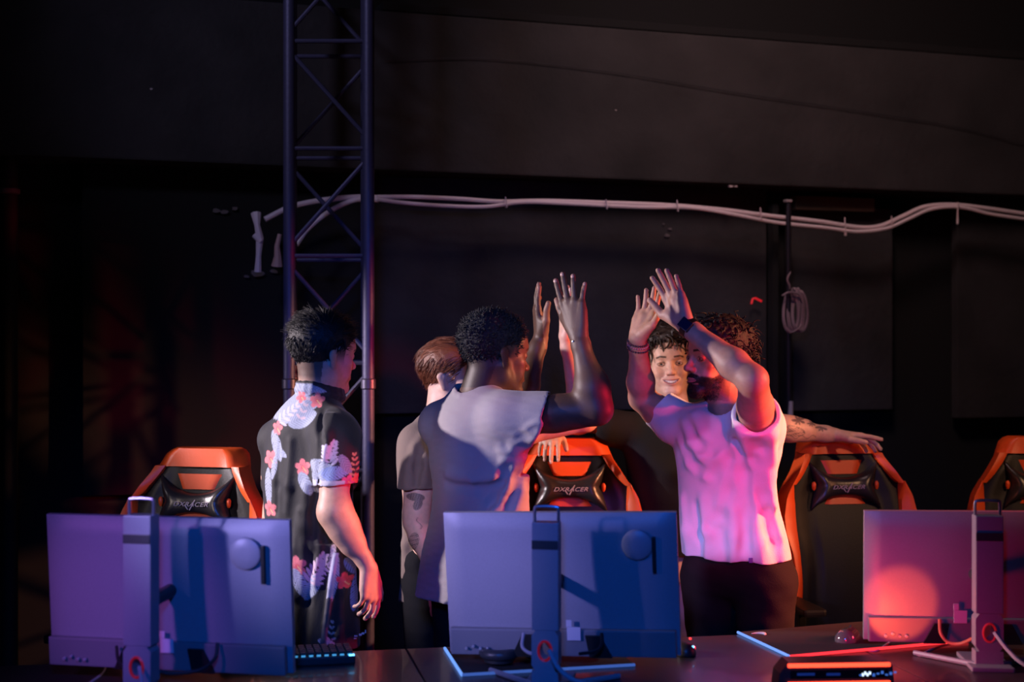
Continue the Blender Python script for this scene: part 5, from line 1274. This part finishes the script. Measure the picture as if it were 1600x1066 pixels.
def text_mesh(s, size, ext=.0015, shear=.35):
    cu_ = bpy.data.curves.new('t', 'FONT'); cu_.body = s; cu_.size = size; cu_.extrude = ext; cu_.shear = shear; cu_.align_x = 'CENTER'; cu_.align_y = 'CENTER'; cu_.space_character = 1.05
    o = bpy.data.objects.new('t', cu_); COL.objects.link(o); bpy.context.view_layer.update()
    me = o.evaluated_get(bpy.context.evaluated_depsgraph_get()).to_mesh(); v = [tuple(q.co) for q in me.vertices]; f = [tuple(p.vertices) for p in me.polygons]
    o.to_mesh_clear(); bpy.data.objects.remove(o); return v, f
def chair_proto():
    t = empty('gaming_chair')
    zz = list(np.linspace(.50, 1.245, 46))
    slab([(z, -HW(z), HW(z)) for z in zz], 0, .075, 'backrest', blk_l, t, 26)
    # orange crown: top band and both shoulders
    zt = np.linspace(1.185, 1.247, 10)
    slab([(z, -min(HW(min(z,1.245))+.002, .17), min(HW(min(z,1.245))+.002, .17)) for z in zt], .010, .09, 'top_band', org, t, 22, .004)
    for s in (-1, 1):
        rows = []
        for z in np.linspace(1.075, 1.188, 12):
            o_ = HW(z)+.002; i_ = np.interp(z, [1.075,1.10,1.15,1.188], [.205,.178,.140,.118]); rows.append((z, s*i_ if s > 0 else s*o_, s*o_ if s > 0 else s*i_))
        slab(rows, .010, .088, 'shoulder_band', org, t, 8, .003)
        rows = []
        for z in np.linspace(.58, 1.083, 26):
            o_ = HW(z)+.004; i_ = np.interp(z, [.58,.62,.70,.80,.90,1.0,1.06,1.083], [HW(.58)-.005,.212,.205,.205,.205,.208,.216,.222]); rows.append((z, s*i_ if s > 0 else s*o_, s*o_ if s > 0 else s*i_))
        slab(rows, .012, .090, 'side_wing', org, t, 8, .006)
    # orange framed slots above and below the pillow
    for (za, zb_, wa, wb) in ((1.108,1.160,.066,.092), (.995,1.030,.092,.066)):
        slab([(z, -np.interp(z, [za, zb_], [wa, wb]), np.interp(z, [za, zb_], [wa, wb])) for z in np.linspace(za, zb_, 5)], .006, .02, 'slot_panel', org, t, 12)
    # head pillow: bone shaped
    vs = []; fs = []; nu, nv = 28, 14
    for sd in (1, -1):
        for j in range(nv+1):
            for i in range(nu+1):
                u = i/nu*2-1; v = j/nv*2-1
                x = u*(.142-.026*(1-abs(v))**1.2*1.0); top = .028+.068*abs(u)**2.2; bot = -.040-.055*abs(u)**2.2
                z = (top if v > 0 else -bot)*v+.0
                k = (1-abs(u)**4)*(1-abs(v)**3.5); pf = .040*(k**.5)*(.75+.35*math.exp(-((abs(u)-.72)/.22)**2))*(1-.25*math.exp(-((abs(u)-.92)/.06)**2-(v/.2)**2))
                zc = 1.068+z; vs.append((x, ysurf(0, 1.07)+.2*(z)-.016-(pf if sd > 0 else -.006), zc))
    K_ = (nu+1)*(nv+1)
    for j in range(nv):
        for i in range(nu):
            a = j*(nu+1)+i; fs.append((a, a+1, a+nu+2, a+nu+1)); b = K_+a; fs.append((b, b+nu+1, b+nu+2, b+1))
    for i in range(nu): fs.append((i, K_+i, K_+i+1, i+1)); a = nv*(nu+1)+i; fs.append((a, a+1, K_+a+1, K_+a))
    for j in range(nv): a = j*(nu+1); fs.append((a, a+nu+1, K_+a+nu+1, K_+a)); a += nu; fs.append((a, K_+a, K_+a+nu+1, a+nu+1))
    pil = mk('head_pillow', vs, fs, blk_l2, t, True)
    v, f = text_mesh('DXRACER', .030); yf = ysurf(0,1.07)-.016-.034
    mb = MB().add([(x*.92, yf-.0*abs(x)-z_-.004, 1.062+y*.72) for x, y, z_ in v], f)
    mb.prism([(.004,-.020),(.008,-.020),(.028,.016),(.024,.016)], yf-.004, yf-.001, None, (-.010,0,1.062)); mb.prism([(-.010,-.002),(.002,-.018),(.005,-.018),(-.004,-.002)], yf-.004, yf-.001, None, (-.014,0,1.062))
    mb.build('logo', mat('silver_print', (.42,.36,.40), .4), pil)
    for s in (-1, 1): MB().lathe([(.004,-.016),(.008,-.008),(.009,.008),(.004,.016)], (s*.127, ysurf(0,1.07)-.022, 1.066), 10).build('strap_loop', org, pil, True)
    # seat
    st = empty_mesh_seat(t)
    for s in (-1, 1):
        MB().box((s*.285,.02,.66), (.085,.27,.028), None, .010).build('armrest', blk_l, t); MB().box((s*.28,.05,.55), (.03,.06,.20), None, .006).build('armrest_post', gunm, t)
        MB().box((s*.24,.03,.44), (.16,.05,.02), None, .003).build('armrest_bracket', gunm, t)
        MB().box((s*.262,.20,.52), (.02,.06,.16), None, .004).build('recline_hinge', gunm, t)
    MB().lathe([(.030,.12),(.030,.26),(.018,.26),(.018,.41)], (0,.0,0), 16).build('gas_cylinder', gunm, t, True)
    MB().box((0,0,.405), (.22,.26,.03), None, .006).build('tilt_mechanism', gunm, t)
    for k in range(5):
        a = 2*math.pi*k/5+.3; d = V(math.cos(a), math.sin(a), 0); leg = MB().tube([V(0,0,.125), d*.16+V(0,0,.12), d*.31+V(0,0,.085)], [.032,.024,.016], 8).build('base_leg', gunm, t, True)
        c = d*.31; n_ = V(-d[1], d[0], 0); Mx = np.array([d, V(0,0,1), n_]).T
        MB().lathe([(.010,-.022),(.028,-.020),(.030,-.004),(.030,.004),(.028,.020),(.010,.022)], c+V(0,0,.030), 14, Mx).build('caster', mat('dark_rubber', (.02,.02,.02), .7), leg, True)
    return t
def empty_mesh_seat(t):
    Fd = Field((-.30,-.34,.36), (.30,.28,.60), .008)
    for y in np.linspace(-.24, .16, 6): Fd.cap((-.17,y,.465), (.17,y,.465), .045, .045, .05)
    for s in (-1, 1): Fd.cap((s*.225,-.24,.47), (s*.235,.18,.485), .050, .052, .03)
    v, q = Fd.mesh(1); mk('seat', v, q, blk_l, t)
blk_l2 = mat('black_pillow_leatherette', (.020,.018,.020), .30, bump=(160,.06))
proto = chair_proto()
def copy_tree(o, parent=None):
    c = o.copy(); COL.objects.link(c); c.parent = parent
    for ch_ in list(o.children): copy_tree(ch_, c)
    return c
for i, (px, D, yaw, lab) in enumerate([(314,4.93,-14,'black and orange gaming chair left of the man in the floral shirt'),
                                  (889,5.42,2,'black and orange gaming chair behind the middle monitor, a hand over its top'),
                                  (1313,5.50,10,'black and orange gaming chair with a tattooed arm resting on top'),
                                  (1626,5.50,-12,'black and orange gaming chair cut off by the right edge of the picture')]):
    o = proto if i == 0 else copy_tree(proto)
    th = math.radians(yaw); off = .34   # pivot is below the seat, back sits behind it
    o.location = ((px-800)/F_PX*D+off*math.sin(th), D-off*math.cos(th), 0); o.rotation_euler = (0,0,th)
    tag(o, lab, 'gaming chair', 'orange and black gaming chairs behind the desks')
